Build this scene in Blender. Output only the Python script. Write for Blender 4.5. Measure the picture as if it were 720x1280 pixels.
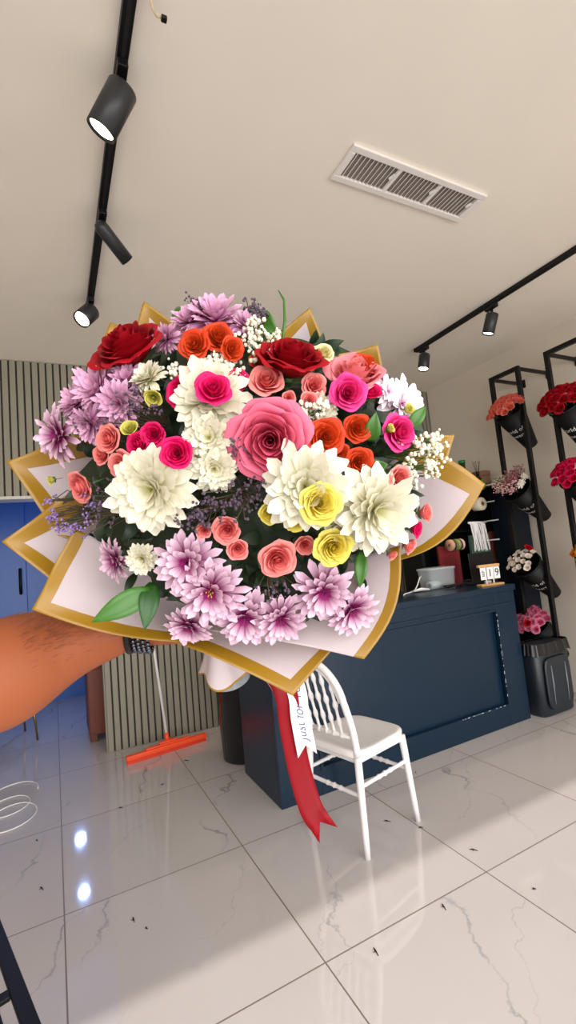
import bpy, math, random
from mathutils import Vector, Matrix
PI = math.pi
for o in list(bpy.data.objects): bpy.data.objects.remove(o)
SC = bpy.context.scene
COL = SC.collection

# ------------------------------------------------------------------ camera, sky, sun, daylight, exposure
CAM = Vector((0, 0, 1.4))
RX = Vector((0.88956916, -0.44709435, -0.0936662))      # camera right, in world axes
RD = Vector((-0.03913477, 0.12970314, -0.99078028))     # camera down
RF = Vector((0.45512107, 0.88503318, 0.09788298))       # camera forward
FPX = 580.0
cd = bpy.data.cameras.new('camera'); cam = bpy.data.objects.new('camera', cd); COL.objects.link(cam)
cd.sensor_fit = 'HORIZONTAL'; cd.sensor_width = 36; cd.lens = FPX / 720 * 36; cd.clip_start = 0.02
m = Matrix.Identity(4)
for i in range(3):
    m[i][0] = RX[i]; m[i][1] = -RD[i]; m[i][2] = -RF[i]; m[i][3] = CAM[i]
cam.matrix_world = m
SC.camera = cam
W = bpy.data.worlds.new('sky'); SC.world = W; W.use_nodes = True
bg = W.node_tree.nodes['Background']; bg.inputs[0].default_value = (0.75, 0.86, 1.0, 1); bg.inputs[1].default_value = .6
sd = bpy.data.lights.new('sun', 'SUN'); sd.energy = 2.0; sd.angle = math.radians(0.8); sd.color = (1.0, 0.93, 0.85)
sun = bpy.data.objects.new('sun', sd); COL.objects.link(sun)
sun.rotation_euler = Vector((0.10, 1.0, -0.85)).to_track_quat('-Z', 'Y').to_euler()
ad = bpy.data.lights.new('storefront_daylight', 'AREA'); ad.shape = 'RECTANGLE'; ad.size = 10; ad.size_y = 5
ad.energy = 560; ad.color = (1.0, 0.97, 0.93)
al = bpy.data.objects.new('storefront_daylight', ad); COL.objects.link(al)
al.location = (1.0, -4.2, 2.3); al.rotation_euler = (PI/2, 0, 0)
SC.view_settings.view_transform = 'Standard'; SC.view_settings.look = 'None'
SC.view_settings.gamma = 1; SC.view_settings.use_curve_mapping = False; SC.view_settings.exposure = 0.3

# ------------------------------------------------------------------ helpers
def P(px, py, d):                    # a point d metres in front of the camera plane, along a line of sight
    return CAM + RX*((px-360)/FPX*d) + RD*((py-640)/FPX*d) + RF*d
def at_y(px, py, y):
    v = P(px, py, 1) - CAM; return CAM + v*(y/v.y)
def at_z(px, py, z):
    v = P(px, py, 1) - CAM; return CAM + v*((z-CAM.z)/v.z)
def lin(c): return tuple((x/255/12.92 if x/255 <= .04045 else ((x/255+.055)/1.055)**2.4) for x in c)

MATS = {}
def mat(name, col, rough=.5, metal=0, var=.06, scale=12, spec=.5, emit=None, alpha=1, trans=0, coat=0, bump=0, sss=0):
    if name in MATS: return MATS[name]
    M = bpy.data.materials.new(name); M.use_nodes = True; MATS[name] = M
    nt = M.node_tree; b = nt.nodes['Principled BSDF']
    c = lin(col)
    b.inputs['Roughness'].default_value = rough; b.inputs['Metallic'].default_value = metal
    b.inputs['Specular IOR Level'].default_value = spec
    tc = nt.nodes.new('ShaderNodeTexCoord'); nz = nt.nodes.new('ShaderNodeTexNoise')
    nz.inputs['Scale'].default_value = scale; nz.inputs['Detail'].default_value = 4
    nt.links.new(tc.outputs['Object'], nz.inputs['Vector'])
    mx = nt.nodes.new('ShaderNodeMix'); mx.data_type = 'RGBA'
    mx.inputs['A'].default_value = (*[x*(1-var) for x in c], 1); mx.inputs['B'].default_value = (*[min(1, x*(1+var)) for x in c], 1)
    nt.links.new(nz.outputs['Fac'], mx.inputs['Factor']); nt.links.new(mx.outputs['Result'], b.inputs['Base Color'])
    if bump:
        bp = nt.nodes.new('ShaderNodeBump'); bp.inputs['Strength'].default_value = bump; bp.inputs['Distance'].default_value = .01
        nt.links.new(nz.outputs['Fac'], bp.inputs['Height']); nt.links.new(bp.outputs['Normal'], b.inputs['Normal'])
    if emit:
        b.inputs['Emission Color'].default_value = (*lin(emit[0]), 1); b.inputs['Emission Strength'].default_value = emit[1]
    if trans: b.inputs['Transmission Weight'].default_value = trans
    if coat: b.inputs['Coat Weight'].default_value = coat; b.inputs['Coat Roughness'].default_value = .05
    if alpha < 1: b.inputs['Alpha'].default_value = alpha
    if sss:
        b.inputs['Subsurface Weight'].default_value = sss; b.inputs['Subsurface Radius'].default_value = (.01, .004, .002)
        b.inputs['Subsurface Scale'].default_value = .5
    return M
def petal_mat(name, base, tip, rough=.55, mid=.5, transl=.18, soft=.4):
    """pigment runs from the petal's base to its tip (point attribute 'along')"""
    if name in MATS: return MATS[name]
    M = bpy.data.materials.new(name); M.use_nodes = True; MATS[name] = M
    nt = M.node_tree; b = nt.nodes['Principled BSDF']; out = nt.nodes['Material Output']
    a = nt.nodes.new('ShaderNodeAttribute'); a.attribute_name = 'along'
    r = nt.nodes.new('ShaderNodeValToRGB')
    r.color_ramp.elements[0].color = (*lin(base), 1); r.color_ramp.elements[1].color = (*lin(tip), 1)
    r.color_ramp.elements[0].position = max(0, mid-soft); r.color_ramp.elements[1].position = min(1, mid+soft)
    nt.links.new(a.outputs['Fac'], r.inputs['Fac']); nt.links.new(r.outputs['Color'], b.inputs['Base Color'])
    b.inputs['Roughness'].default_value = rough; b.inputs['Specular IOR Level'].default_value = .25
    t = nt.nodes.new('ShaderNodeBsdfTranslucent'); nt.links.new(r.outputs['Color'], t.inputs['Color'])
    ms = nt.nodes.new('ShaderNodeMixShader'); ms.inputs[0].default_value = transl
    nt.links.new(b.outputs[0], ms.inputs[1]); nt.links.new(t.outputs[0], ms.inputs[2]); nt.links.new(ms.outputs[0], out.inputs[0])
    return M

class MB:
    def __init__(s): s.v = []; s.f = []; s.m = []; s.a = []
    def add(s, vs, fs, mi=0, al=None):
        n = len(s.v); s.v += [tuple(x) for x in vs]; s.a += (al if al else [0.0]*len(vs))
        for f in fs: s.f.append([i+n for i in f]); s.m.append(mi)
        return s
    def box(s, lo, hi, mi=0, M=None):
        x0, y0, z0 = lo; x1, y1, z1 = hi
        vs = [Vector(p) for p in ((x0,y0,z0),(x1,y0,z0),(x1,y1,z0),(x0,y1,z0),(x0,y0,z1),(x1,y0,z1),(x1,y1,z1),(x0,y1,z1))]
        if M: vs = [M @ p for p in vs]
        return s.add(vs, [(0,3,2,1),(4,5,6,7),(0,1,5,4),(1,2,6,5),(2,3,7,6),(3,0,4,7)], mi)
    def tube(s, path, rad, n=10, mi=0, caps=True, flat=1.0, up=None):
        path = [Vector(p) for p in path]; k = len(path)
        if not isinstance(rad, (list, tuple)): rad = [rad]*k
        vs = []; fs = []; prev = None
        for i, p in enumerate(path):
            t = (path[min(i+1, k-1)] - path[max(i-1, 0)]).normalized()
            if prev is None:
                u = Vector(up) if up else (Vector((0,0,1)) if abs(t.z) < .9 else Vector((1,0,0)))
            else: u = prev
            u = (u - t*u.dot(t)).normalized(); prev = u; w = t.cross(u)
            for j in range(n):
                a = 2*PI*j/n; vs.append(p + (u*math.cos(a) + w*math.sin(a)*flat)*rad[i])
        for i in range(k-1):
            for j in range(n): fs.append((i*n+j, i*n+(j+1) % n, (i+1)*n+(j+1) % n, (i+1)*n+j))
        if caps: fs.append(tuple(range(n-1, -1, -1))); fs.append(tuple((k-1)*n+j for j in range(n)))
        return s.add(vs, fs, mi)
    def lathe(s, prof, n=24, M=None, mi=0, caps=True):
        vs = []; fs = []; k = len(prof)
        for r, z in prof:
            for j in range(n):
                a = 2*PI*j/n; p = Vector((r*math.cos(a), r*math.sin(a), z)); vs.append(M @ p if M else p)
        for i in range(k-1):
            for j in range(n): fs.append((i*n+j, i*n+(j+1) % n, (i+1)*n+(j+1) % n, (i+1)*n+j))
        if caps: fs.append(tuple(range(n-1, -1, -1))); fs.append(tuple((k-1)*n+j for j in range(n)))
        return s.add(vs, fs, mi)
    def grid(s, fn, nu, nv, mi=0, mfn=None, afn=None):
        n = len(s.v)
        for j in range(nv+1):
            for i in range(nu+1):
                s.v.append(tuple(fn(i/nu, j/nv))); s.a.append(afn(i/nu, j/nv) if afn else j/nv)
        for j in range(nv):
            for i in range(nu):
                a = n+j*(nu+1)+i; s.f.append([a, a+1, a+nu+2, a+nu+1]); s.m.append(mfn(i, j) if mfn else mi)
        return s
    def ball(s, c, r, n=8, mi=0, sq=(1,1,1)):
        c = Vector(c); k = max(4, n//2+1)
        prof = [(max(1e-5, math.sin(PI*i/k))*r, -math.cos(PI*i/k)*r) for i in range(k+1)]
        M = Matrix.Translation(c) @ Matrix.Diagonal((*sq, 1))
        return s.lathe(prof, n, M, mi, caps=False)
    def build(s, name, mats, parent=None, smooth=True, loc=None, bevel=0, matrix=None, subsurf=0, angle=None):
        me = bpy.data.meshes.new(name); me.from_pydata(s.v, [], s.f)
        if not isinstance(mats, (list, tuple)): mats = [mats]
        for x in mats: me.materials.append(x)
        me.polygons.foreach_set('material_index', s.m)
        me.polygons.foreach_set('use_smooth', [smooth]*len(s.f))
        if any(s.a):
            at = me.attributes.new('along', 'FLOAT', 'POINT'); at.data.foreach_set('value', s.a)
        me.update()
        o = bpy.data.objects.new(name, me); COL.objects.link(o)
        if parent: o.parent = parent
        if loc is not None: o.location = loc
        if matrix is not None: o.matrix_local = matrix
        if bevel:
            b = o.modifiers.new('bevel', 'BEVEL'); b.width = bevel; b.segments = 2; b.limit_method = 'ANGLE'; b.angle_limit = math.radians(40)
        if subsurf:
            b = o.modifiers.new('sub', 'SUBSURF'); b.levels = subsurf; b.render_levels = subsurf
        return o
def tag(o, label=None, cat=None, group=None, kind=None):
    for k, v in (('label', label), ('category', cat), ('group', group), ('kind', kind)):
        if v: o[k] = v
    return o
def thing(name, label, cat, loc=(0,0,0), rz=0, group=None):
    o = bpy.data.objects.new(name, None); COL.objects.link(o); o.empty_display_size = .05
    o.location = loc; o.rotation_euler = (0, 0, rz)
    return tag(o, label, cat, group)
def struct(name, mb, mats, smooth=False, **k):
    return tag(mb.build(name, mats, smooth=smooth, **k), kind='structure')
def dup(root, **k):
    r = root.copy(); COL.objects.link(r)
    for ch in list(root.children):
        c = ch.copy(); COL.objects.link(c); c.parent = r
        for g in list(ch.children):
            d = g.copy(); COL.objects.link(d); d.parent = c
    return r
def axes(z, up=Vector((0, 0, 1))):
    z = Vector(z).normalized()
    if abs(z.dot(up)) > .98: up = Vector((0, 1, 0))
    x = up.cross(z).normalized(); y = z.cross(x)
    return Matrix((x, y, z)).transposed().to_4x4()
def text_mesh(txt, size, shear=0, align='CENTER'):
    c = bpy.data.curves.new('lettering', 'FONT'); c.body = txt; c.size = size; c.shear = shear
    c.align_x = align; c.align_y = 'CENTER'; c.resolution_u = 3
    o = bpy.data.objects.new('lettering', c); COL.objects.link(o)
    bpy.context.view_layer.update()
    me = bpy.data.meshes.new_from_object(o.evaluated_get(bpy.context.evaluated_depsgraph_get()))
    bpy.data.objects.remove(o)
    vs = [v.co.copy() for v in me.vertices]; fs = [list(p.vertices) for p in me.polygons]
    bpy.data.meshes.remove(me)
    return vs, fs

# ------------------------------------------------------------------ materials
def plaster(name, col):
    return mat(name, col, rough=.85, var=.03, scale=3, spec=.2)
M_ceil = plaster('ceiling_paint', (244, 234, 219))
M_wall = plaster('wall_paint', (224, 213, 198))
M_navy = mat('navy_lacquer', (11, 36, 56), rough=.3, spec=.35, var=.08, scale=5)
M_black = mat('black_metal', (9, 9, 11), rough=.45, var=.1, spec=.35)
M_blackgloss = mat('black_gloss', (14, 14, 17), rough=.18, var=.1)
M_white = mat('white_plastic', (236, 234, 232), rough=.35, var=.02)
M_slat = mat('fluted_panel', (140, 135, 120), rough=.6, var=.05, scale=4)
M_groove = mat('groove', (52, 49, 43), rough=.8)
M_blue = mat('blue_paint', (60, 116, 196), rough=.35, var=.04)
M_brown = mat('brown_wood', (112, 52, 34), rough=.5, var=.2, scale=9)

VROT = .35
def floor_mat():
    M = bpy.data.materials.new('marble_tile'); M.use_nodes = True; nt = M.node_tree; N = nt.nodes.new; L = nt.links.new
    b = nt.nodes['Principled BSDF']
    tc = N('ShaderNodeTexCoord'); sx = N('ShaderNodeSeparateXYZ'); L(tc.outputs['Object'], sx.inputs[0])
    def math_(op, a, b_=None):
        n = N('ShaderNodeMath'); n.operation = op
        for i, x in enumerate((a, b_)):
            if x is None: continue
            if isinstance(x, (int, float)): n.inputs[i].default_value = x
            else: L(x, n.inputs[i])
        return n.outputs[0]
    def axis(o, off):
        s = math_('DIVIDE', math_('SUBTRACT', o, off), .8)
        fl = math_('FLOOR', s); fr = math_('SUBTRACT', s, fl)
        e = math_('MINIMUM', fr, math_('SUBTRACT', 1.0, fr))
        return fl, e
    fx, ex = axis(sx.outputs[0], -.015); fy, ey = axis(sx.outputs[1], 1.565)
    edge = math_('MINIMUM', ex, ey)
    gr = math_('LESS_THAN', edge, .0034)
    # every tile is cut from a different place of the stone
    cb = N('ShaderNodeCombineXYZ'); L(math_('MULTIPLY', fx, 7.31), cb.inputs[0]); L(math_('MULTIPLY', fy, 3.77), cb.inputs[1]); L(math_('ADD', math_('MULTIPLY', fx, 1.7), math_('MULTIPLY', fy, 2.9)), cb.inputs[2])
    va = N('ShaderNodeVectorMath'); va.operation = 'ADD'; L(tc.outputs['Object'], va.inputs[0]); L(cb.outputs[0], va.inputs[1])
    def vein(rot, freq, wob, width, off):
        """thin wandering line across the tile"""
        mp = N('ShaderNodeMapping'); mp.inputs['Rotation'].default_value = (0, 0, rot); mp.inputs['Location'].default_value = (off, off*.7, 0); L(va.outputs[0], mp.inputs[0])
        s2 = N('ShaderNodeSeparateXYZ'); L(mp.outputs[0], s2.inputs[0])
        nz = N('ShaderNodeTexNoise'); nz.inputs['Scale'].default_value = 2.2; nz.inputs['Detail'].default_value = 6; nz.inputs['Roughness'].default_value = .6; L(mp.outputs[0], nz.inputs['Vector'])
        t = math_('ADD', math_('MULTIPLY', s2.outputs[0], freq), math_('MULTIPLY', nz.outputs['Fac'], wob))
        d = math_('ABSOLUTE', math_('SUBTRACT', math_('FRACT', t), .5))
        wn = N('ShaderNodeTexNoise'); wn.inputs['Scale'].default_value = 5; L(mp.outputs[0], wn.inputs['Vector'])
        r = N('ShaderNodeMapRange'); r.inputs['From Min'].default_value = 0; L(math_('MULTIPLY', wn.outputs['Fac'], width*2), r.inputs['From Max'])
        r.inputs['To Min'].default_value = 1; r.inputs['To Max'].default_value = 0; L(d, r.inputs['Value'])
        return r.outputs[0]
    v1 = vein(VROT, 1.15, .55, .012, 0); v2 = vein(VROT+.5, 1.7, .8, .008, 3)
    mk = N('ShaderNodeTexNoise'); mk.inputs['Scale'].default_value = 2.1; L(va.outputs[0], mk.inputs['Vector'])
    mkr = N('ShaderNodeMapRange'); mkr.inputs['From Min'].default_value = .4; mkr.inputs['From Max'].default_value = .58; L(mk.outputs['Fac'], mkr.inputs['Value'])
    veins = math_('MULTIPLY', math_('MAXIMUM', v1, math_('MULTIPLY', v2, .45)), mkr.outputs[0])
    cl = N('ShaderNodeTexNoise'); cl.inputs['Scale'].default_value = 1.2; cl.inputs['Detail'].default_value = 3; L(va.outputs[0], cl.inputs['Vector'])
    base = N('ShaderNodeMix'); base.data_type = 'RGBA'; base.inputs['A'].default_value = (*lin((188, 182, 181)), 1); base.inputs['B'].default_value = (*lin((203, 197, 196)), 1); L(cl.outputs['Fac'], base.inputs['Factor'])
    m1 = N('ShaderNodeMix'); m1.data_type = 'RGBA'; m1.inputs['B'].default_value = (*lin((128, 132, 142)), 1)
    L(math_('MULTIPLY', veins, .8), m1.inputs['Factor']); L(base.outputs['Result'], m1.inputs['A'])
    m2_ = N('ShaderNodeMix'); m2_.data_type = 'RGBA'; m2_.inputs['B'].default_value = (*lin((120, 108, 98)), 1)
    L(gr, m2_.inputs['Factor']); L(m1.outputs['Result'], m2_.inputs['A']); L(m2_.outputs['Result'], b.inputs['Base Color'])
    rr = N('ShaderNodeMapRange'); rr.inputs['To Min'].default_value = .05; rr.inputs['To Max'].default_value = .6; L(gr, rr.inputs['Value']); L(rr.outputs[0], b.inputs['Roughness'])
    b.inputs['Specular IOR Level'].default_value = .6
    return M
M_floor = floor_mat()

# ------------------------------------------------------------------ the room
H = 3.2; XR = 4.03; XL = -2.3; YF = -1.17; YB = 7.0
def yb(x): return 4.155 - .05*x           # the fluted back wall runs very slightly askew
struct('floor', MB().box((XL-.2, YF-.6, -.06), (XR+.2, YB+.1, 0)), M_floor)
struct('ceiling', MB().box((XL-.2, YF-.2, H), (XR+.2, 4.6, H+.08)), M_ceil)
struct('wall_right', MB().box((XR, YF-.2, 0), (XR+.15, 4.6, H)), M_wall)
struct('wall_left', MB().box((XL-.15, YF-.2, 0), (XL, YB, H)), M_wall)
struct('wall_front', MB().box((XL, YF-.1, 2.6), (XR, YF, H)).box((XL, YF-.1, 0), (XL+.12, YF, 2.6)).box((XR-.12, YF-.1, 0), (XR, YF, 2.6)), M_wall)
# fluted back wall, with a doorway on the left
ang = math.atan(-.05); MBK = Matrix.Translation((0, 4.155, 0)) @ Matrix.Rotation(ang, 4, 'Z')
DX0, DX1, DZ = -1.3, .335, 2.075
w = MB()
w.box((DX1, .02, 0), (XR+.1, .16, H), 1).box((DX0, .02, DZ), (DX1, .16, H), 1).box((XL, .02, 0), (DX0, .16, H), 1)
pitch = .0535; x = DX1 + .001
while x < XR:
    w.box((x, 0, .0), (x+pitch*.78, .03, H-.001)); x += pitch
x = DX1 - pitch
while x > XL:
    w.box((x, 0, DZ if x > DX0-.03 else 0), (x+pitch*.78, .03, H-.001)); x -= pitch
w.box((DX1-.012, -.004, 0), (DX1, .16, DZ))
struct('wall_back', w, [M_slat, M_groove], matrix=MBK, bevel=.004)
M_alu = mat('door_trim', (196, 192, 184), rough=.4)
struct('trim_1', MB().box((DX0-.02, -.012, DZ-.02), (DX1, .16, DZ+.004)), M_alu, matrix=MBK)
# room behind the doorway
struct('wall_blue', MB().box((XL, 6.3, 0), (1.6, 6.4, H)).box((1.5, 4.3, 0), (1.6, 6.3, H)), M_blue)
struct('ceiling_back', MB().box((XL, 4.4, 2.75), (1.6, 6.4, 2.8)), mat('blue_room_ceiling', (150, 175, 225), rough=.8))
# ------------------------------------------------------------------ ceiling: vent, tracks, spotlights
vx0, vx1, vy0, vy1 = 1.262, 2.115, 1.478, 1.68
t = thing('ceiling_vent', 'white louvred air vent set flush in the ceiling', 'air vent', ((vx0+vx1)/2, (vy0+vy1)/2, H))
a, b_ = (vx1-vx0)/2, (vy1-vy0)/2
M_vent = mat('vent_white', (238, 232, 226), rough=.4, var=.02)
f = MB(); bw = .034
f.box((-a, -b_, -.014), (a, -b_+bw, 0)).box((-a, b_-bw, -.014), (a, b_, 0)).box((-a, -b_+bw, -.014), (-a+bw, b_-bw, 0)).box((a-bw, -b_+bw, -.014), (a, b_-bw, 0))
f.build('vent_frame', M_vent, t, smooth=False, bevel=.004)
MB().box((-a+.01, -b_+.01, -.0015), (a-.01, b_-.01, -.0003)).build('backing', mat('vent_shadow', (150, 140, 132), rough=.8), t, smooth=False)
iw = 2*(a-bw)
for k in (1, 2):
    xx = -a+bw+iw*k/3
    MB().box((xx-.007, -b_+bw, -.013), (xx+.007, b_-bw, -.001)).build('divider', M_vent, t, smooth=False)
ns = 33
for k in range(ns):
    xx = -a+bw+iw*(k+.5)/ns
    MB().box((-.0012, -b_+bw, -.007), (.0012, b_-bw, .007), M=Matrix.Translation((xx, 0, -.0085)) @ Matrix.Rotation(.75, 4, 'Y')).build('louvre', M_vent, t, smooth=False)
for k in range(3):
    xx = -a+bw+iw*(k+.93)/3
    MB().box((-.004, -.016, -.02), (.004, .016, -.008), M=Matrix.Translation((xx, -.02, 0)) @ Matrix.Rotation(.3, 4, 'Z')).build('lever', M_white, t, smooth=False)

def rail(x, y0, y1, label):
    t = thing('track_rail', label, 'light track', (x, (y0+y1)/2, H))
    L = (y1-y0)/2
    MB().box((-.02, -L, -.032), (.02, L, -.0005)).build('rail_body', M_black, t, smooth=False, bevel=.003)
    MB().box((-.007, -L+.01, -.0335), (.007, L-.01, -.0322)).build('power_slot', mat('slot_dark', (6, 6, 7), rough=.7), t, smooth=False)
    MB().box((-.0215, L, -.034), (.0215, L+.012, -.0005)).build('end_cap', M_black, t, smooth=False)
    return t
rail(.283, .35, 3.12, 'black ceiling light track on the left, running away from the camera')
rail(3.055, .7, 3.06, 'black ceiling light track on the right, above the flower racks')
M_lens = mat('lit_lens', (255, 244, 222), emit=((255, 238, 205), 14))
M_lens_cool = mat('lit_lens_cool', (240, 246, 255), emit=((225, 236, 255), 14))
def spot(x, y, d, r, ln, label, lit=None, drop=.075, watts=0, slim=False):
    """adapter on the track, stem, yoke and a can aimed along d"""
    t = thing('track_spotlight', label, 'spotlight', (x, y, H-.034))
    MB().box((-.018, -.05, -.03), (.018, .05, 0)).build('track_adapter', M_black, t, smooth=False, bevel=.003)
    MB().tube([(0, 0, -.028), (0, 0, -drop)], .011, 10).build('stem', M_black, t)
    d = Vector(d).normalized(); M = Matrix.Translation(Vector((0, 0, -drop)) - d*ln*(.03 if slim else ln*.3)) @ axes(d)
    off = Matrix.Translation((0, 0, 0)) if not slim else Matrix.Translation((0, 0, 0))
    c = MB()
    if slim: c.lathe([(.002, -r), (r*.6, -r*.8), (r*.95, -r*.25), (r, 0), (r, ln), (r*.88, ln), (r*.84, ln-.02), (.002, ln-.021)], 24, M @ off)
    else: c.lathe([(.002, 0), (r*.93, 0), (r, .006), (r, ln), (r*.93, ln+.002), (r*.86, ln-.012), (.002, ln-.013)], 28, M @ off)
    c.build('lamp_can', mat('can_black', (38, 39, 40), rough=.4), t)
    MB().lathe([(.002, ln-.012), (r*.82, ln-.012), (r*.82, ln-.008), (.002, ln-.0075)], 24, M @ off).build('lens', lit or mat('lens_off', (40, 40, 42), rough=.2), t)
    if watts:
        ld = bpy.data.lights.new('spot_beam', 'SPOT'); ld.energy = watts; ld.spot_size = math.radians(62); ld.spot_blend = .35; ld.shadow_soft_size = .04
        ld.color = (1.0, .86, .68)
        lo = bpy.data.objects.new('spot_beam', ld); COL.objects.link(lo); lo.parent = t
        lo.matrix_local = M @ Matrix.Translation((0, 0, ln+.01)) @ Matrix.Rotation(PI, 4, 'X')
    return t
S1 = (-0.448, 0.316, -0.836)
S2 = (0.713, 0.471, -0.519)
S3 = (-0.551, -0.34, -0.762)
S4 = (-0.253, 0.024, -0.967)
S5 = (-0.134, 0.315, -0.939)
spot(.283, 1.52, S1, .052, .17, 'large black spotlight with glowing lens, nearest on the left track', M_lens, watts=14)
spot(.283, 2.25, S2, .034, .175, 'slim black spotlight turned away, in the middle of the left track', slim=True)
spot(.283, 3.04, S3, .055, .12, 'small glowing spotlight at the far end of the left track', M_lens, watts=14)
spot(3.055, 2.97, S4, .049, .14, 'black spotlight with warm glowing lens, at the far end of the right track', M_lens, watts=24)
spot(3.055, 2.24, S5, .045, .15, 'black spotlight with cool white lens, nearer along the right track', M_lens_cool, watts=26)
cbl = thing('loose_cable', 'short loose beige wire hanging from the ceiling beside the left track', 'cable', (.335, 1.262, H))
MB().tube([(0, 0, 0), (.003, .0, -.03), (.012, .015, -.05), (.03, .03, -.05), (.042, .03, -.046)], .0035, 8).build('wire', mat('wire_beige', (214, 190, 150)), cbl)
MB().box((.042, .022, -.054), (.06, .038, -.04)).build('connector', M_black, cbl, smooth=False, bevel=.002)

# ------------------------------------------------------------------ reception desk
dx0, dx1, dy0, dy1, dz = 1.09, 3.235, 2.535, 3.1, 1.03
t = thing('reception_desk', 'navy lacquered reception desk with recessed front panel', 'reception desk', ((dx0+dx1)/2, (dy0+dy1)/2, 0))
ox, oy = (dx0+dx1)/2, (dy0+dy1)/2
def D(x, y, z): return (x-ox, y-oy, z)
b = MB(); px0, px1, pz0, pz1 = 1.36, 3.02, .14, .86
b.box(D(dx0, dy0+.03, 0), D(dx1, dy1, dz-.045))                       # carcase
b.build('body', M_navy, t, smooth=False, bevel=.003)
b = MB()
b.box(D(dx0, dy0, 0), D(px0, dy0+.0295, dz-.045)).box(D(px1, dy0, 0), D(dx1, dy0+.0295, dz-.045))
b.box(D(px0, dy0, pz1), D(px1, dy0+.0295, dz-.045)).box(D(px0, dy0, 0), D(px1, dy0+.0295, pz0))
b.build('front_frame', M_navy, t, smooth=False, bevel=.002)
b = MB(); q = .016
for lo, hi in (((px0, pz0), (px1, pz0+q)), ((px0, pz1-q), (px1, pz1)), ((px0, pz0+q), (px0+q, pz1-q)), ((px1-q, pz0+q), (px1, pz1-q))):
    b.box(D(lo[0], dy0-.006, lo[1]), D(hi[0], dy0+.022, hi[1]))
random.seed(4)
for k in range(22):
    z = random.uniform(.17, .84); h = random.uniform(.004, .03)
    b.box(D(px1-.0185, dy0-.0068, z), D(px1-.0135, dy0-.0055, z+h), 1)
for k in range(12):
    x = random.uniform(2.5, 2.95); h = random.uniform(.01, .05); b.box(D(x, dy0-.0068, pz0+.0125), D(x+h, dy0-.0055, pz0+.0165), 1)
b.build('panel_moulding', [M_navy, mat('chipped_paint', (205, 212, 220), rough=.6)], t, smooth=False)
MB().box(D(dx0-.004, dy0-.02, dz-.044), D(dx1+.004, dy1+.004, dz)).build('desk_top', M_navy, t, smooth=False, bevel=.004)
MB().box(D(dx0+.02, dy0-.006, .885), D(dx1-.05, dy0-.0005, .9)).build('front_bead', M_navy, t, smooth=False, bevel=.002)

# ------------------------------------------------------------------ white chair
t = thing('dining_chair', 'white chair with arched spindle back in front of the navy desk', 'chair', (1.378, 2.155, 0), math.radians(13.5))
M_cw = mat('chair_white', (236, 232, 232), rough=.3, var=.02)
s = MB()
def seat_fn(z, k):
    pts = []
    for i in range(48):
        a = 2*PI*i/48; ca, sa = math.cos(a), math.sin(a)
        e = 5
        r = 1/((abs(ca)**e+abs(sa)**e)**(1/e)); pts.append((r*ca*(.205)*k, r*sa*(.203-.012*ca)*k, z))
    return pts
rings = [seat_fn(.428, .93), seat_fn(.43, .985), seat_fn(.44, 1), seat_fn(.456, 1), seat_fn(.463, .985), seat_fn(.4655, .93), seat_fn(.462, .8)]
vs = [p for r in rings for p in r]; fs = []
for i in range(len(rings)-1):
    for j in range(48): fs.append((i*48+j, i*48+(j+1) % 48, (i+1)*48+(j+1) % 48, (i+1)*48+j))
fs += [tuple(range(47, -1, -1)), tuple((len(rings)-1)*48+j for j in range(48))]
s.add(vs, fs); s.build('seat', M_cw, t)
MB().box((-.175, -.172, .395), (.175, .172, .4285)).build('apron', M_cw, t, smooth=False, bevel=.012)
def leg(x, y, ox_, oy_):
    prof = [.0145, .0155, .0165, .0185, .0185]; zz = [0, .1, .22, .34, .428]
    MB().tube([(x+ox_*(1-z/.43), y+oy_*(1-z/.43), z) for z in zz], prof, 12).build('leg', M_cw, t)
for sx in (-1, 1):
    for sy in (-1, 1): leg(sx*.172, sy*.168, sx*.026, sy*.024)
def lg(sx, sy, z): return Vector((sx*(.172+.026*(1-z/.43)), sy*(.168+.024*(1-z/.43)), z))
def stretcher(p, q, nm='stretcher'):
    p = Vector(p); q = Vector(q); pts = []; rr = []
    for i in range(33):
        u = i/32; pts.append(p.lerp(q, u)); k = 0
        for c in (.38, .5, .62): k = max(k, 1-abs(u-c)/.028)
        rr.append(.0095 + .0045*max(0, k))
    MB().tube(pts, rr, 10).build(nm, M_cw, t)
stretcher(lg(-1, -1, .3), lg(1, -1, .3)); stretcher(lg(-1, 1, .3), lg(1, 1, .3))
stretcher(lg(-1, -1, .26), lg(-1, 1, .26)); stretcher(lg(1, -1, .26), lg(1, 1, .26))
# arched back frame, leaning backwards
def back(y, z): return Vector((-.178-.10*(max(0, z-.45)/.45), y, z))
arch = []; zc = .70
for i in range(9): arch.append(back(-.172-.012*math.sin(PI*i/8), .44+(zc-.44)*i/8))
for i in range(1, 24):
    a = PI - PI*i/24; arch.append(back(.172*math.cos(a), zc+.185*math.sin(a)))
for i in range(8, -1, -1): arch.append(back(.172+.012*math.sin(PI*i/8), .44+(zc-.44)*i/8))
MB().tube(arch, .017, 12).build('back_frame', M_cw, t)
MB().tube([p + Vector((.004, 0, 0)) + (Vector((0, 0, .66))-Vector((0, p.y, p.z))).normalized()*.03 for p in arch[8:33]], .008, 8).build('inner_arch', M_cw, t)
lowr = [back(-.165, .53), back(0, .525), back(.165, .53)]
MB().tube(lowr, .011, 10).build('back_rail', M_cw, t)
for y0 in (-.105, -.0525, 0, .0525, .105):
    zt = zc + .185*math.sqrt(max(0, 1-(y0*1.1/.172)**2)) - .012
    pts = []; rr = []
    for i in range(41):
        u = i/40; pts.append(back(y0*(1+.1*u), .53+(zt-.53)*u)); k = max(0, math.cos((u-.5)*2*PI*3.6)); rr.append(.0072+.0068*k*math.sin(PI*u)**.5)
    MB().tube(pts, rr, 10).build('spindle', M_cw, t)
    MB().ball(back(y0, .527), .0155, 8).build('knot', M_cw, t)

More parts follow.
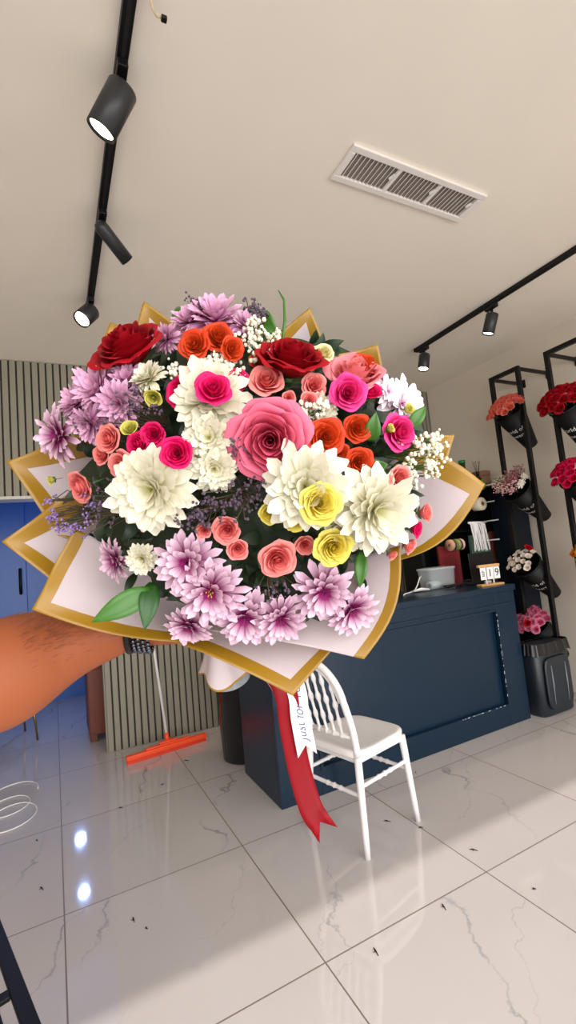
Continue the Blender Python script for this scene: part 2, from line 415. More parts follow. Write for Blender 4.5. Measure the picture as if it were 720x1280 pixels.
# ------------------------------------------------------------------ squeegee against the fluted wall
t = thing('floor_squeegee', 'orange floor squeegee with thin white handle leaning on the fluted wall', 'squeegee', (.735, 3.82, 0), math.radians(6))
M_or = mat('orange_plastic', (255, 84, 40), rough=.35, emit=None)
b = MB(); L = .315
prof = [(-L, .02, .045), (-L, .02, .03), (L, .02, .03)]
b.box((-L, -.022, .028), (L, .022, .062)); b.box((-L*.55, -.018, .062), (L*.55, .018, .078)); b.box((-L*.22, -.02, .078), (L*.22, .02, .094))
b.build('squeegee_head', M_or, t, smooth=False, bevel=.008)
MB().box((-L+.005, -.006, 0), (L-.005, .006, .03)).build('blade', mat('squeegee_rubber', (225, 60, 28), rough=.5), t, smooth=False)
MB().tube([(0, 0, .09), (0, .02, .14)], .017, 12).build('socket', M_or, t)
MB().tube([(0, .015, .13), (-.03, .285, 1.36)], .0105, 10).build('handle', mat('handle_white', (225, 222, 218), rough=.3), t)

# ------------------------------------------------------------------ waste bin behind the desk
t = thing('waste_bin', 'black round waste bin with liner beside the left end of desk', 'bin', (1.2, 3.36, 0))
MB().lathe([(.15, 0), (.165, .01), (.19, .6), (.197, .605), (.197, .63), (.18, .63), (.15, .05), (.002, .05)], 32).build('bin_body', M_blackgloss, t)
random.seed(8); ln = MB()
ln.grid(lambda u, v: Vector(((.2+.012*math.sin(u*2*PI*17)+.02*v)*math.cos(u*2*PI), (.2+.012*math.sin(u*2*PI*17)+.02*v)*math.sin(u*2*PI), .64-.11*v+.01*math.sin(u*2*PI*9))), 96, 4)
ln.build('bin_liner', mat('liner_black', (22, 22, 24), rough=.25), t)
t = thing('clear_cup', 'crumpled clear plastic cup lying on top of the black waste bin', 'plastic cup', (1.1, 3.28, .635))
MB().lathe([(.028, 0), (.04, .09), (.043, .092), (.038, .09), (.026, .004)], 20).build('cup', mat('clear_plastic', (225, 230, 232), rough=.1, alpha=.35), t)
MB().lathe([(.043, .09), (.045, .094), (.04, .098), (.002, .1)], 20).build('cup_lid', mat('clear_plastic', (225, 230, 232), rough=.1, alpha=.35), t)

# ------------------------------------------------------------------ room beyond the doorway
t = thing('stool', 'chair with thin brass legs standing in the blue room', 'chair', (-.42, 5.05, 0), math.radians(17))
M_brass = mat('brass', (190, 150, 90), rough=.3, metal=1)
for sx in (-1, 1):
    for sy in (-1, 1): MB().tube([(sx*.19, sy*.195, 0), (sx*.16, sy*.16, .44)], [.009, .013], 10).build('leg', M_brass, t)
MB().box((-.2, -.2, .44), (.2, .2, .5)).build('seat', mat('dark_velvet', (40, 38, 46), rough=.8), t, smooth=True, bevel=.02)
MB().grid(lambda u, v: Vector((-.2+.04*math.sin(PI*u), -.19+.38*u, .5+.36*v*(1-.15*abs(2*u-1)**3))), 12, 8).build('backrest', mat('dark_velvet', (40, 38, 46), rough=.8), t).modifiers.new('s', 'SOLIDIFY').thickness = .03
t = thing('side_cabinet', 'low reddish brown wooden cabinet just behind the doorway edge', 'cabinet', (.455, 4.66, 0))
MB().box((-.235, -.19, .06), (.235, .19, .62)).build('body', M_brown, t, smooth=False, bevel=.004)
MB().box((-.245, -.2, .6205), (.245, .2, .65)).build('cabinet_top', mat('dark_top', (30, 26, 30), rough=.4), t, smooth=False, bevel=.003)
for sx in (-1, 1):
    MB().box((sx*.116-.112, -.206, .08), (sx*.116+.112, -.191, .6)).build('door', M_brown, t, smooth=False, bevel=.003)
    for sy in (-1, 1): MB().box((sx*.2-.025, sy*.15-.025, 0), (sx*.2+.025, sy*.15+.025, .0595)).build('leg', M_brown, t, smooth=False)
d = struct('door_1', MB().box((-1.15, 6.255, .01), (-.28, 6.299, 2.35)), M_blue, bevel=.004)
MB().tube([(-.34, 6.25, 1.28), (-.34, 6.2, 1.28), (-.34, 6.2, 1.56), (-.34, 6.25, 1.56)], .016, 8).build('door_handle', M_black, d)
M_bl = mat('blue_lamp_lens', (190, 210, 255), emit=((120, 165, 255), 90))
for k, (x, y, z, lb) in enumerate(((.16, 5.9, 1.55, 'small blue-white wall lamp in the blue room, lower of two'), (.17, 5.9, 2.12, 'small blue-white wall lamp in the blue room, upper of two'))):
    t = thing('wall_lamp', lb, 'lamp', (x, 6.3, z))
    MB().box((-.035, -.07, -.025), (.035, -.0005, .025)).build('lamp_housing', M_black, t, smooth=False, bevel=.006)
    MB().box((-.03, -.075, -.019), (.03, -.0702, .019)).build('lens', M_bl, t, smooth=False)
    ld = bpy.data.lights.new('lamp_glow', 'AREA'); ld.shape = 'RECTANGLE'; ld.size = .08; ld.size_y = .035; ld.energy = 7; ld.color = (.28, .45, 1.0)
    lo = bpy.data.objects.new('lamp_glow', ld); COL.objects.link(lo); lo.parent = t; lo.location = (0, -.085, 0); lo.rotation_euler = (-PI/2, 0, 0)

# ------------------------------------------------------------------ things on the floor
t = thing('white_cable', 'thin white cable lying in loops on the floor at the left', 'cable', (-.3, 3.6, 0))
pts = []
for i in range(70):
    a = i/69*2*PI*2.3; r = .13+.03*math.sin(a*.7); pts.append((r*1.15*math.cos(a)-.02*i/69, r*math.sin(a)*1.5-.35*i/69+.2, .004+.003*math.sin(a*1.5)**2))
MB().tube(pts, .0038, 6).build('cable', M_white, t)
random.seed(3)
M_bit = mat('leaf_bit', (28, 26, 20), rough=.7)
for (px, py) in ((281, 938), (300, 947), (293, 939), (334, 982), (348, 979), (203, 981), (151, 1010), (46, 1051), (52, 1111), (167, 1150), (183, 1161), (233, 951), (520, 966), (526, 1035), (592, 1063), (484, 1027), (555, 1134), (470, 1190), (668, 1112)):
    p = at_z(px, py, 0); a = random.uniform(0, PI); l = random.uniform(.006, .02)
    if py < 960: l *= 1.5
    b = MB(); dx, dy = math.cos(a)*l, math.sin(a)*l
    b.tube([(-dx, -dy, .0015), (dx*.1, dy*.1+.003, .004), (dx, dy, .0015)], [.0012, .0028, .001], 6)
    b.tube([(0, 0, .002), (-dy*.6, dx*.6, .003)], [.0015, .0008], 5)
    tag(b.build('leaf_scrap', M_bit, loc=(p.x, p.y, 0)), 'tiny dark scrap of leaf lying on the marble floor tiles', 'leaf scrap', 'leaf scraps on the floor')
# black slotted crate at the near left
M_crate = mat('crate_black', (8, 7, 12), rough=.5, spec=.3)
ed = Vector((.108, -.408, 0)).normalized()
rz = math.atan2(ed.y, ed.x)
t = thing('slotted_stool', 'low black plastic stool with slotted top at the lower left corner', 'stool', (-.118, 1.49, 0), rz)
# local +x runs along the visible edge towards the camera, local -y runs inwards (left of the photo)
b = MB(); x0, x1, zt = -.235, .295, .45
y = 0.0
for wdt, slotted in ((.034, 0), (.026, 1), (.05, 0), (.026, 1), (.05, 0), (.026, 1), (.05, 0), (.026, 1), (.05, 0)):
    if not slotted: b.box((x0, -y-wdt, zt-.012), (x1, -y, zt))
    else:
        x = x0
        while x < x1:
            b.box((x, -y-wdt, zt-.012), (min(x+.028, x1), -y, zt)); x += .15
    y += wdt
b.box((x0, -.008, zt-.06), (x1, 0, zt-.0121)).box((x0, -y, zt-.06), (x1, -y+.008, zt-.0121)).box((x0, -y, zt-.06), (x0+.008, 0, zt-.0121)).box((x1-.008, -y, zt-.06), (x1, 0, zt-.0121))
b.build('seat', M_crate, t, smooth=False, bevel=.003)
for xx in (x0+.03, x1-.03):
    for yy in (-.03, -y+.03): MB().box((xx-.018, yy-.018, 0), (xx+.018, yy+.018, zt-.0125)).build('leg', M_crate, t, smooth=False, bevel=.004)
# ------------------------------------------------------------------ flower racks on the right wall
def rack(label, ya, yb_, xr, zt, zb, foot=True):
    t = thing('flower_rack', label, 'rack', (xr, (ya+yb_)/2, zb))
    q = .017; h = zt-zb; l = (ya-yb_)/2
    for s in (1, -1): MB().box((-q, s*l-q, 0), (q, s*l+q, h)).build('post', M_black, t, smooth=False, bevel=.002)
    MB().box((-q, -l+q, h-2*q), (q, l-q, h)).build('top_bar', M_black, t, smooth=False, bevel=.002)
    if foot: MB().box((-q, -l+q, 0), (q, l-q, 2*q)).build('bottom_bar', M_black, t, smooth=False, bevel=.002)
    for s in (1, -1):
        g = XR-xr-.001
        MB().box((q, s*l-.013, h-.034), (g-.012, s*l+.013, h-.008)).box((g-.012, s*l-.03, h-.06), (g, s*l+.03, h+.015)).build('wall_bracket', M_black, t, smooth=False, bevel=.002)
    return t
rack('black metal flower rack farther from the camera, holding coral, dried, white and pink flowers', 2.742, 2.478, 3.6, 2.842, .57, foot=False)
rack('black metal flower rack at the right edge, holding red, magenta and orange flowers', 2.212, 1.95, 3.6, 2.85, .6)

M_cone = mat('cone_black', (8, 8, 9), rough=.5, spec=.3)
M_print = mat('white_print', (235, 235, 230), rough=.6)
def cone(mouth, base, r1, r0, label, txt=True, tphi=0.0):
    """black tapered vase; returns its axis frame at the mouth"""
    mouth = Vector(mouth); base = Vector(base); L = (mouth-base).length
    t = thing('cone_vase', label, 'vase', base, 0, 'black cone vases on the racks')
    M = axes(mouth-base, Vector((0, -1, 0)))       # local y looks towards the entrance
    n = 40
    MB().lathe([(.002, 0), (r0*.8, 0), (r0*.97, .008), (r0, .025), (r1, L), (r1-.004, L+.001), (r1-.006, L-.01), (r0-.006, .03), (.002, .028)], n, M, caps=False).build('vase_body', M_cone, t)
    MB().lathe([(r1, L-.012), (r1+.004, L-.01), (r1+.004, L+.002), (r1-.002, L+.003)], n, M, caps=False).build('rim', M_cone, t)
    if txt:
        for word, sz, zc in (('world of', .052, L*.6), ('flowers', .046, L*.45)):
            vs, fs = text_mesh(word, sz)
            out = []
            for p in vs:
                z = zc + p.y; r = r0 + (r1-r0)*(z/L) + .0012; a = tphi + PI/2 + p.x/r
                out.append(M @ Vector((r*math.cos(a), r*math.sin(a), z)))
            MB().add(out, fs).build('lettering', M_print, t, smooth=False)
    R4 = M.copy(); R4.translation = mouth + (mouth-base).normalized()*.035
    return R4, L

def rose_mesh(name, r, seed, mats, layers=5, open_=.75):
    """cupped, spiralling petals around +z, about r in radius"""
    rnd = random.Random(seed); mb = MB(); g = 2.399963
    k = 0
    counts = {0: 2, 1: 3, 2: 3, 3: 4, 4: 4, 5: 5, 6: 5}
    for ly in range(layers):
        tt = (ly+.35)/layers
        cnt = counts[min(ly, 6)]
        ph0 = rnd.uniform(0, 6.28)
        for i in range(cnt):
            a0 = ph0 + 2*PI*i/cnt + rnd.uniform(-.15, .15)
            hw = 2*PI/cnt*.5*(1.45 if ly else 1.6)
            R_ = r*(.10+.90*tt**1.05)*rnd.uniform(.93, 1.05)
            zt = r*(.66-.62*open_*tt**1.8)*rnd.uniform(.92, 1.06)
            curl = (.02+.26*tt**2)*r*rnd.uniform(.7, 1.2); skew = rnd.uniform(.1, .2)*(1 if tt < .7 else .5); w1 = rnd.uniform(0, 6); notch = rnd.uniform(.0, .1)
            def fn(u, v, a0=a0, hw=hw, R_=R_, zt=zt, curl=curl, skew=skew, w1=w1, notch=notch, tt=tt):
                s = 2*u-1
                wid = hw*min(1, .35+1.05*v**.6)*(1 if v < .7 else 1-.35*((v-.7)/.3)**2)
                a = a0 + s*wid
                rr = R_*(math.sin(min(1, v*1.1)*PI/2)**.75)*(1+skew*s) + (curl*max(0, (v-.62)/.38)**2)*(1-.4*s*s)
                z = -r*.55 + (zt+r*.55)*v**.85*(1-.13*s*s) - curl*.75*max(0, (v-.72)/.28)**2 - notch*r*max(0, v-.8)*5*math.exp(-(s*3)**2)
                rr += (.014+.03*tt)*r*math.sin(4.5*s+w1)*v*v; z += .03*r*tt*math.sin(7*s+2*w1)*v*v
                return Vector((rr*math.cos(a), rr*math.sin(a), z))
            mb.grid(fn, 8, 7, 0, afn=lambda u, v, tt=tt: min(1, v*(.55+.45*tt)))
    # rolled heart
    def heart(u, v):
        a = u*2*PI*1.6; rr = r*(.035+.085*u)*(.75+.5*v); return Vector((rr*math.cos(a), rr*math.sin(a), -r*.2+r*(.82-.1*u)*v))
    mb.grid(heart, 22, 4, 0, afn=lambda u, v: v*.35)
    # calyx
    if len(mats) > 1:
        for i in range(5):
            a0 = 2*PI*i/5
            def sep(u, v, a0=a0):
                s = 2*u-1; w = .28*r*math.sin(PI*min(1, .15+.85*v))*(1-v)**.35
                rad = r*(.08+.62*v**.8); z = -r*.6+r*.25*v
                return Vector((rad*math.cos(a0)-w*s*math.sin(a0), rad*math.sin(a0)+w*s*math.cos(a0), z))
            mb.grid(sep, 2, 5, 1)
        mb.tube([(0, 0, -r*.45), (0, 0, -r*.75)], [r*.16, r*.1], 8, 1)
        mb.tube([(0, 0, -r*.7), (0, 0, -r*1.9)], r*.055, 6, 1)
    return mb
M_stem = mat('stem_green', (74, 104, 52), rough=.6, var=.25, scale=30)
def fan(proto_mbs, mats, R4, radius, n, name, label, cat, group, dome=.07, jit=.25, seed=0, r=.03, skip=None):
    """n single blooms stood in a vase mouth, each its own object"""
    rnd = random.Random(seed); mes = []
    out = []
    for i in range(n):
        rho = math.sqrt((i+.5)/n); a = i*2.399963 + rnd.uniform(-.2, .2)
        x, y = radius*rho*math.cos(a), radius*rho*math.sin(a)
        nrm = Vector((x/radius*.75, y/radius*.75, 1)).normalized()
        M = R4 @ (Matrix.Translation((x*1.05, y*1.05, dome*(1-rho*rho)+.02)) @ axes(nrm, Vector((0, 1, .01))) @ Matrix.Rotation(rnd.uniform(0, 6.28), 4, 'Z') @ Matrix.Scale(rnd.uniform(.88, 1.1), 4))
        k = i % len(proto_mbs)
        if k >= len(mes):
            o = proto_mbs[k].build(name, mats); mes.append(o)
        else:
            o = mes[k].copy(); COL.objects.link(o)
        o.matrix_world = M
        tag(o, label, cat, group); out.append(o)
    return out
Mp_coral = petal_mat('petal_coral', (240, 96, 84), (248, 138, 116)); Mp_red = petal_mat('petal_red', (150, 4, 16), (192, 14, 34))
Mp_mag = petal_mat('petal_magenta', (205, 8, 60), (232, 30, 92)); Mp_org = petal_mat('petal_marigold', (235, 120, 10), (250, 160, 25))
Mp_ivory = petal_mat('petal_ivory', (240, 225, 212), (250, 240, 232)); Mp_pink = petal_mat('petal_pink', (225, 70, 130), (250, 160, 190))
def protos(r, seeds, layers=4, open_=.6): return [rose_mesh('rose', r, s, (1, 1), layers, open_) for s in seeds]
YC = 2.608
def py_(a): return at_y(a[0], a[1], YC)
R4, L = cone(py_((636, 515)), py_((665, 557)), .128, .058, 'black cone vase of coral roses, top of the farther rack', tphi=-1.55)
fan(protos(.035, (1, 2, 3)), [Mp_coral, M_stem], R4, .148, 34, 'coral_rose', 'coral rose in the top black cone vase on the farther rack', 'rose', 'coral roses in the top cone vase', dome=.075, seed=1)
R4, L = cone(py_((645, 611)), py_((682, 646)), .125, .058, 'black cone vase of dried flowers, second from the top of the farther rack', tphi=-1.55)
# dried mix
def sprig_mb(seed, n, ln, spread, r, flower_r, ball_n=6):
    rnd = random.Random(seed); mb = MB()
    for i in range(n):
        a = rnd.uniform(0, 6.28); s = spread*math.sqrt(rnd.random()); h = ln*rnd.uniform(.6, 1)
        p1 = Vector((s*math.cos(a), s*math.sin(a), h)); mid = Vector((p1.x*.3, p1.y*.3, h*.55))
        mb.tube([(0, 0, -.02), mid, p1], r, 4, 1)
        for k in range(rnd.randint(2, 4)):
            mb.ball(p1 + Vector((rnd.gauss(0, 1), rnd.gauss(0, 1), rnd.gauss(0, 1)))*flower_r*1.1, flower_r*rnd.uniform(.6, 1.1), ball_n, 0)
    return mb
M_mauve = mat('dried_mauve', (150, 92, 96), rough=.9, var=.25, scale=60); M_sage = mat('dried_sage', (150, 150, 126), rough=.9, var=.2, scale=60)
M_cream = mat('dried_cream', (240, 226, 200), rough=.9); M_blush = mat('dried_blush', (196, 150, 150), rough=.9)
M_twig = mat('twig', (88, 74, 52), rough=.9)
rnd = random.Random(5)
for i, (mm, nm, lb, pos, n) in enumerate(((M_mauve, 'dried_sprig', 'mauve sprig in the vase of dried flowers', [(-.03, .02), (.0, .05), (-.06, .06), (.02, .0)], 26), (M_sage, 'dried_sprig', 'sage grey sprig in the vase of dried flowers', [(-.02, -.05), (.03, -.03)], 30), (M_blush, 'dried_sprig', 'pale pink sprig in the vase of dried flowers', [(.06, .02), (.05, -.05), (.07, .06)], 24))):
    for j, (x, y) in enumerate(pos):
        o = sprig_mb(i*10+j, n, .12, .055, .0012, .007).build(nm, [mm, M_twig]); o.matrix_world = R4 @ Matrix.Translation((x, y, .0)) @ axes((x*4, y*4, 1), Vector((0, 1, 0)))
        tag(o, lb, 'dried flower', 'dried flowers in the second cone vase')
# small lily-like white blooms in front
def daisy_mesh(r, seed, layers, n, w=.2, cup=.5, mats=1, tipround=.55, center=.0, zcurl=.25):
    """strap petals in whorls; inner whorls steeper and shorter"""
    rnd = random.Random(seed); mb = MB()
    for ly in range(layers):
        tt = (ly+1)/layers
        cnt = max(5, int(n*(.55+.45*tt)))
        el = (1-tt)*cup*1.25 + .06 + rnd.uniform(-.03, .03)
        for i in range(cnt):
            a = 2*PI*(i+.5*(ly % 2))/cnt + rnd.uniform(-.12, .12); L_ = r*(.42+.58*tt)*rnd.uniform(.8, 1.08); e = el+rnd.uniform(-.16, .2); ww = r*w*rnd.uniform(.85, 1.1)*(.75+.25*tt)
            tw = rnd.uniform(-.25, .25); bend = zcurl*rnd.uniform(.2, 1.2)
            ca, sa = math.cos(a), math.sin(a)
            def fn(u, v, ca=ca, sa=sa, L_=L_, e=e, ww=ww, tw=tw, bend=bend, tt=tt):
                s = 2*u-1
                x = center*r + L_*v
                half = ww*.5*(.42+.9*v)*(1 if v < tipround else math.sqrt(max(0.02, 1-((v-tipround)/(1-tipround))**2)))
                rad = x*math.cos(e) ; z = x*math.sin(e) + bend*L_*(v**2)*.35*(-1 if tt > .8 else 1) + abs(s)**2*half*.5
                y = s*half + tw*half*v
                return Vector((rad*ca-y*sa, rad*sa+y*ca, z + .05*r*(layers-ly)/layers))
            mb.grid(fn, 2, 6, 0)
    return mb
def disc_mesh(r, seed, mi=0):
    rnd = random.Random(seed); mb = MB()
    n = 40
    for i in range(n):
        rho = r*math.sqrt((i+.5)/n); a = i*2.399963
        p = Vector((rho*math.cos(a), rho*math.sin(a), r*.45*(1-(rho/r)**2)))
        mb.tube([p+Vector((0, 0, -.25*r)), p+Vector((p.x*.25, p.y*.25, r*.28))], [r*.1, r*.045], 5, mi)
    return mb
for j, (x, y) in enumerate(((-.085, .06), (-.1, .02), (-.07, .095), (-.05, .1), (.0, .1), (.03, .095))):
    o = daisy_mesh(.034, j, 2, 9, .34, .9).build('dried_white_flower', petal_mat('petal_driedwhite', (240, 232, 205), (252, 248, 238)))
    o.matrix_world = R4 @ Matrix.Translation((x, y, .03)) @ axes((x*7, y*9, .7), Vector((0, 1, .01)))
    tag(o, 'cream white flower in the vase of dried flowers', 'dried flower', 'dried flowers in the second cone vase')
R4, L = cone(py_((657, 705)), py_((694, 742)), .125, .058, 'black cone vase of white roses and one red rose, third on the farther rack', tphi=-1.55)
w = fan([rose_mesh('w', .027, s, (1, 1), 3, .35) for s in (4, 5)], [Mp_ivory, M_stem], R4, .118, 19, 'white_rose', 'small white rose in the third cone vase of the farther rack', 'rose', 'white roses in the third cone vase', dome=.03, seed=7)
o = rose_mesh('r', .034, 9, (1, 1), 4, .5).build('red_rose', [Mp_red, M_stem]); o.matrix_world = R4 @ Matrix.Translation((-.105, .04, .045)) @ axes((-.5, .75, .7), Vector((0, 1, .01)))
tag(o, 'single red rose among the white roses in the third cone vase', 'rose')
R4, L = cone(at_y(668, 780, 2.69), at_y(704, 819, 2.69), .12, .058, 'black cone vase of pink carnations, lowest on the farther rack', txt=False)
pk = [rose_mesh('p', .037, s, (1, 1), 4, .85) for s in (11, 12)]
fan(pk, [Mp_pink, M_stem], R4, .13, 20, 'pink_carnation', 'pink bloom in the lowest cone vase of the farther rack', 'flower', 'pink blooms in the lowest cone vase', dome=.035, seed=3)
o = rose_mesh('r', .03, 19, (1, 1), 4, .5).build('red_rose', [Mp_red, M_stem]); o.matrix_world = R4 @ Matrix.Translation((.07, .03, .075)) @ axes((.3, .5, .9), Vector((0, 1, .01)))
tag(o, 'single red rose among pink blooms in the lowest cone vase', 'rose')
# second rack
YD = 2.09
def pd_(a): return at_y(a[0], a[1], YD)
R4, L = cone(pd_((706, 507)), pd_((740, 562)), .118, .058, 'black cone vase of red roses, top of the rack at the right edge', tphi=-1.55)
fan([rose_mesh('r', .043, s, (1, 1), 5, .7) for s in (21, 22, 23)], [Mp_red, M_stem], R4, .16, 30, 'red_rose', 'deep red rose in the top cone vase at the right edge', 'rose', 'red roses in the top right cone vase', dome=.085, seed=2)
R4, L = cone(pd_((719, 597)), pd_((752, 645)), .115, .058, 'black cone vase of magenta roses, second on the rack at the right edge', tphi=-1.55)
fan([rose_mesh('r', .037, s, (1, 1), 4, .5) for s in (31, 32, 33)], [Mp_mag, M_stem], R4, .142, 22, 'magenta_rose', 'magenta rose in the middle cone vase at the right edge', 'rose', 'magenta roses in the right cone vase', dome=.08, seed=4)
R4, L = cone(pd_((742, 695)), pd_((770, 740)), .112, .058, 'black cone vase of orange marigolds, lowest on the rack at the right edge', tphi=-1.55)
fan([daisy_mesh(.042, s, 5, 20, .22, 1.0) for s in (41, 42)], [Mp_org, M_stem], R4, .112, 14, 'marigold', 'orange marigold in the lowest cone vase at the right edge', 'flower', 'orange marigolds in the right cone vase', dome=.06, seed=6)

# ------------------------------------------------------------------ bin with liner under the racks
t = thing('trash_bin', 'dark plastic trash bin with black liner beside the right end of desk', 'bin', (3.49, 2.535, 0))
M_bin = mat('bin_plastic', (30, 38, 46), rough=.4, var=.1)
def rr_ring(hx, hy, z, e=5, n=40):
    o = []
    for i in range(n):
        a = 2*PI*i/n; ca, sa = math.cos(a), math.sin(a); r = 1/((abs(ca)**e+abs(sa)**e)**(1/e)); o.append((hx*r*ca, hy*r*sa, z))
    return o
def loft(rings, mi=0):
    n = len(rings[0]); vs = [p for r in rings for p in r]; fs = []
    for i in range(len(rings)-1):
        for j in range(n): fs.append((i*n+j, i*n+(j+1) % n, (i+1)*n+(j+1) % n, (i+1)*n+j))
    return MB().add(vs, fs+[tuple(range(n-1, -1, -1)), tuple((len(rings)-1)*n+j for j in range(n))], mi)
loft([rr_ring(.19, .075, 0), rr_ring(.2, .082, .012), rr_ring(.214, .088, .52), rr_ring(.205, .08, .535), rr_ring(.17, .06, .536)]).build('bin_body', M_bin, t)
loft([[(p[0], -.088-.004, .245+p[1]*1.2) for p in rr_ring(.155, .165, 0, 6)][::-1], [(p[0], -.088-.016, .245+p[1]*1.2) for p in rr_ring(.148, .158, 0, 6)][::-1], [(p[0], -.088-.018, .245+p[1]*1.2) for p in rr_ring(.135, .145, 0, 6)][::-1]]).build('front_panel', M_bin, t)
M_rib = mat('rib_highlight', (120, 130, 138), rough=.35)  # light catching the bin's ribs, put in as a paler grey
for xx in (-.085, .085): MB().tube([(xx-.004, -.107, .09), (xx, -.1085, .24), (xx+.002, -.107, .38)], [.003, .006, .003], 8).build('rib', M_rib, t)
MB().grid(lambda u, v: Vector(((.216+.012*v+.006*math.sin(u*2*PI*21))*rr_ring(1, 1, 0, 5, 96)[int(u*96) % 96][0], (.093+.012*v+.005*math.sin(u*2*PI*15))*rr_ring(1, 1, 0, 5, 96)[int(u*96) % 96][1], .55-.085*v+.008*math.sin(u*2*PI*11)*v)), 96, 4).build('bin_liner', mat('liner_black', (22, 22, 24), rough=.25), t)

# ------------------------------------------------------------------ ribbon unit and navy cabinet behind the desk
t = thing('navy_cabinet', 'tall narrow navy cabinet standing against the wall behind the farther rack', 'cabinet', (3.905, 2.985, 0))
MB().box((-.11, -.105, 0), (.115, .115, 1.8)).build('body', mat('navy_dark', (9, 20, 34), rough=.4, spec=.3), t, smooth=False, bevel=.003)
MB().box((-.1, -.123, .05), (.105, -.1055, 1.78)).build('door', mat('navy_dark', (9, 20, 34), rough=.4, spec=.3), t, smooth=False, bevel=.003)
MB().box((-.118, -.125, 1.8005), (.118, .12, 1.825)).build('cabinet_top', mat('navy_dark', (9, 20, 34), rough=.4, spec=.3), t, smooth=False, bevel=.003)
ux0, ux1, uy, uz = 2.93, 4.02, 3.16, 1.945
t = thing('ribbon_unit', 'black shelf unit with pegs for ribbon, behind the right end of desk', 'shelf unit', ((ux0+ux1)/2, uy+.14, 0))
hx = (ux1-ux0)/2
MB().box((-hx, -.12, uz-.035), (hx, .14, uz)).build('top_board', M_blackgloss, t, smooth=False, bevel=.002)
for s in (-1, 1): MB().box((s*hx-.015-(.015 if s > 0 else -.015), -.12, 0), (s*hx+.015-(.015 if s > 0 else -.015), .14, uz-.0355)).build('side_panel', M_black, t, smooth=False)
MB().box((-hx+.031, .06, 1.02), (hx-.031, .075, uz-.036)).build('peg_board', M_black, t, smooth=False)
for z in (.06, .55, 1.0, 1.5): MB().box((-hx+.031, -.1, z-.01), (hx-.031, .14, z+.01) if z < 1.02 else (hx-.031, .059, z+.01)).build('shelf', M_black, t, smooth=False)
for (px, py) in ((607, 607), (607, 628), (612, 651), (613, 675)):
    p = at_y(px, py, uy-.06); q = Vector((p.x-(ux0+ux1)/2, 0, p.z))
    MB().tube([(q.x, .06, q.z), (q.x, -.3, q.z)], .006, 8).build('peg', M_white, t)
def obj_at(nm, mb, mats, loc, label, cat, group=None, **k):
    return tag(mb.build(nm, mats, loc=loc, **k), label, cat, group)
# paper sheets leaning in the unit
M_pr = mat('paper_red', (150, 62, 60), rough=.7); M_pg = mat('paper_green', (86, 118, 98), rough=.7); M_pd = mat('paper_crimson', (120, 26, 34), rough=.7)
obj_at('paper_stack', MB().box((0, 0, 0), (.27, .02, .44)), M_pg, (3.56, 3.185, 1.0105), 'green paper sheets standing in the black shelf unit', 'paper', smooth=False)
obj_at('paper_stack', MB().box((0, 0, 0), (.17, .02, .46)), M_pr, (3.84, 3.185, 1.0105), 'dusty red paper sheets standing at the right of the black shelf unit', 'paper', smooth=False)
obj_at('paper_stack', MB().box((0, 0, 0), (.26, .02, .36)), M_pd, (3.14, 3.185, 1.0105), 'crimson paper sheets standing at the left of the black shelf unit', 'paper', smooth=False)
def spool(c, r, w, cols, label, hub=True):
    t = thing('ribbon_spool', label, 'ribbon spool', c)
    M = Matrix.Rotation(PI/2, 4, 'X')
    MB().lathe([(.014, -w), (r*.9, -w), (r, -w+.006), (r*.98, 0), (r, w-.006), (r*.9, w), (.014, w)], 28, M, caps=False).build('ribbon_roll', cols[0], t)
    MB().lathe([(.009, -w-.003), (.02, -w-.003), (.02, w+.003), (.009, w+.003)], 18, M, caps=False).build('hub', cols[1], t)
M_rc = mat('ribbon_cream', (238, 226, 200), rough=.5); M_kraft = mat('kraft', (150, 112, 72), rough=.8); M_grn = mat('ribbon_green', (92, 150, 40), rough=.4)
p = at_y(600, 630, uy-.1); spool((p.x, uy-.08, p.z), .062, .05, (M_rc, M_kraft), 'cream white ribbon spool on a peg of the black unit')
p = at_y(602, 610, uy-.1); spool((p.x, uy-.08, p.z+.03), .05, .035, (M_grn, M_kraft), 'bright green ribbon spool above the cream white one')
# white ribbon hank draped on a peg
t = thing('ribbon_hank', 'hank of thin white ribbons hanging over a peg above the laptop', 'ribbon'); p = at_y(599, 653, uy-.12); t.location = (p.x, uy-.1, p.z)
random.seed(12)
for k in range(22):
    x = -.12+.19*k/21; l = .25+.02*random.random(); xx = .012*random.uniform(-1, 1)
    MB().grid(lambda u, v, x=x, l=l, xx=xx: Vector((x+(u-.5)*.0085+.06*v*.35+xx*v+.002*math.sin(v*9+x*90), (-.024 if v > .04 else -.006)-.004*math.sin(v*5+x*60), .008*(1-min(1, v*14))-l*v)), 1, 14).build('ribbon_strand', mat('ribbon_white', (240, 236, 236), rough=.4, var=.01), t)
MB().tube([(-.135, -.012, .004), (.1, -.012, .0)], .009, 8).build('hanging_rod', M_white, t)
# striped roll
t = thing('ribbon_roll', 'roll of striped multicoloured ribbon lying on the unit left of the white hank', 'ribbon roll'); p = at_y(570, 681, uy-.1); t.location = (p.x, uy-.09, p.z)
M = Matrix.Rotation(PI/2, 4, 'Y')
for i, (cc, nm) in enumerate((((205, 150, 120), 'band'), ((60, 52, 40), 'band'), ((88, 130, 70), 'band'), ((170, 140, 60), 'band'), ((40, 50, 76), 'band'), ((226, 180, 150), 'band'))):
    MB().lathe([(.014, -.075+i*.025), (.05, -.075+i*.025), (.052, -.062+i*.025), (.05, -.0503+i*.025), (.014, -.0503+i*.025)], 24, M, caps=False).build('ribbon_band', mat('band%d' % i, cc, rough=.45), t)
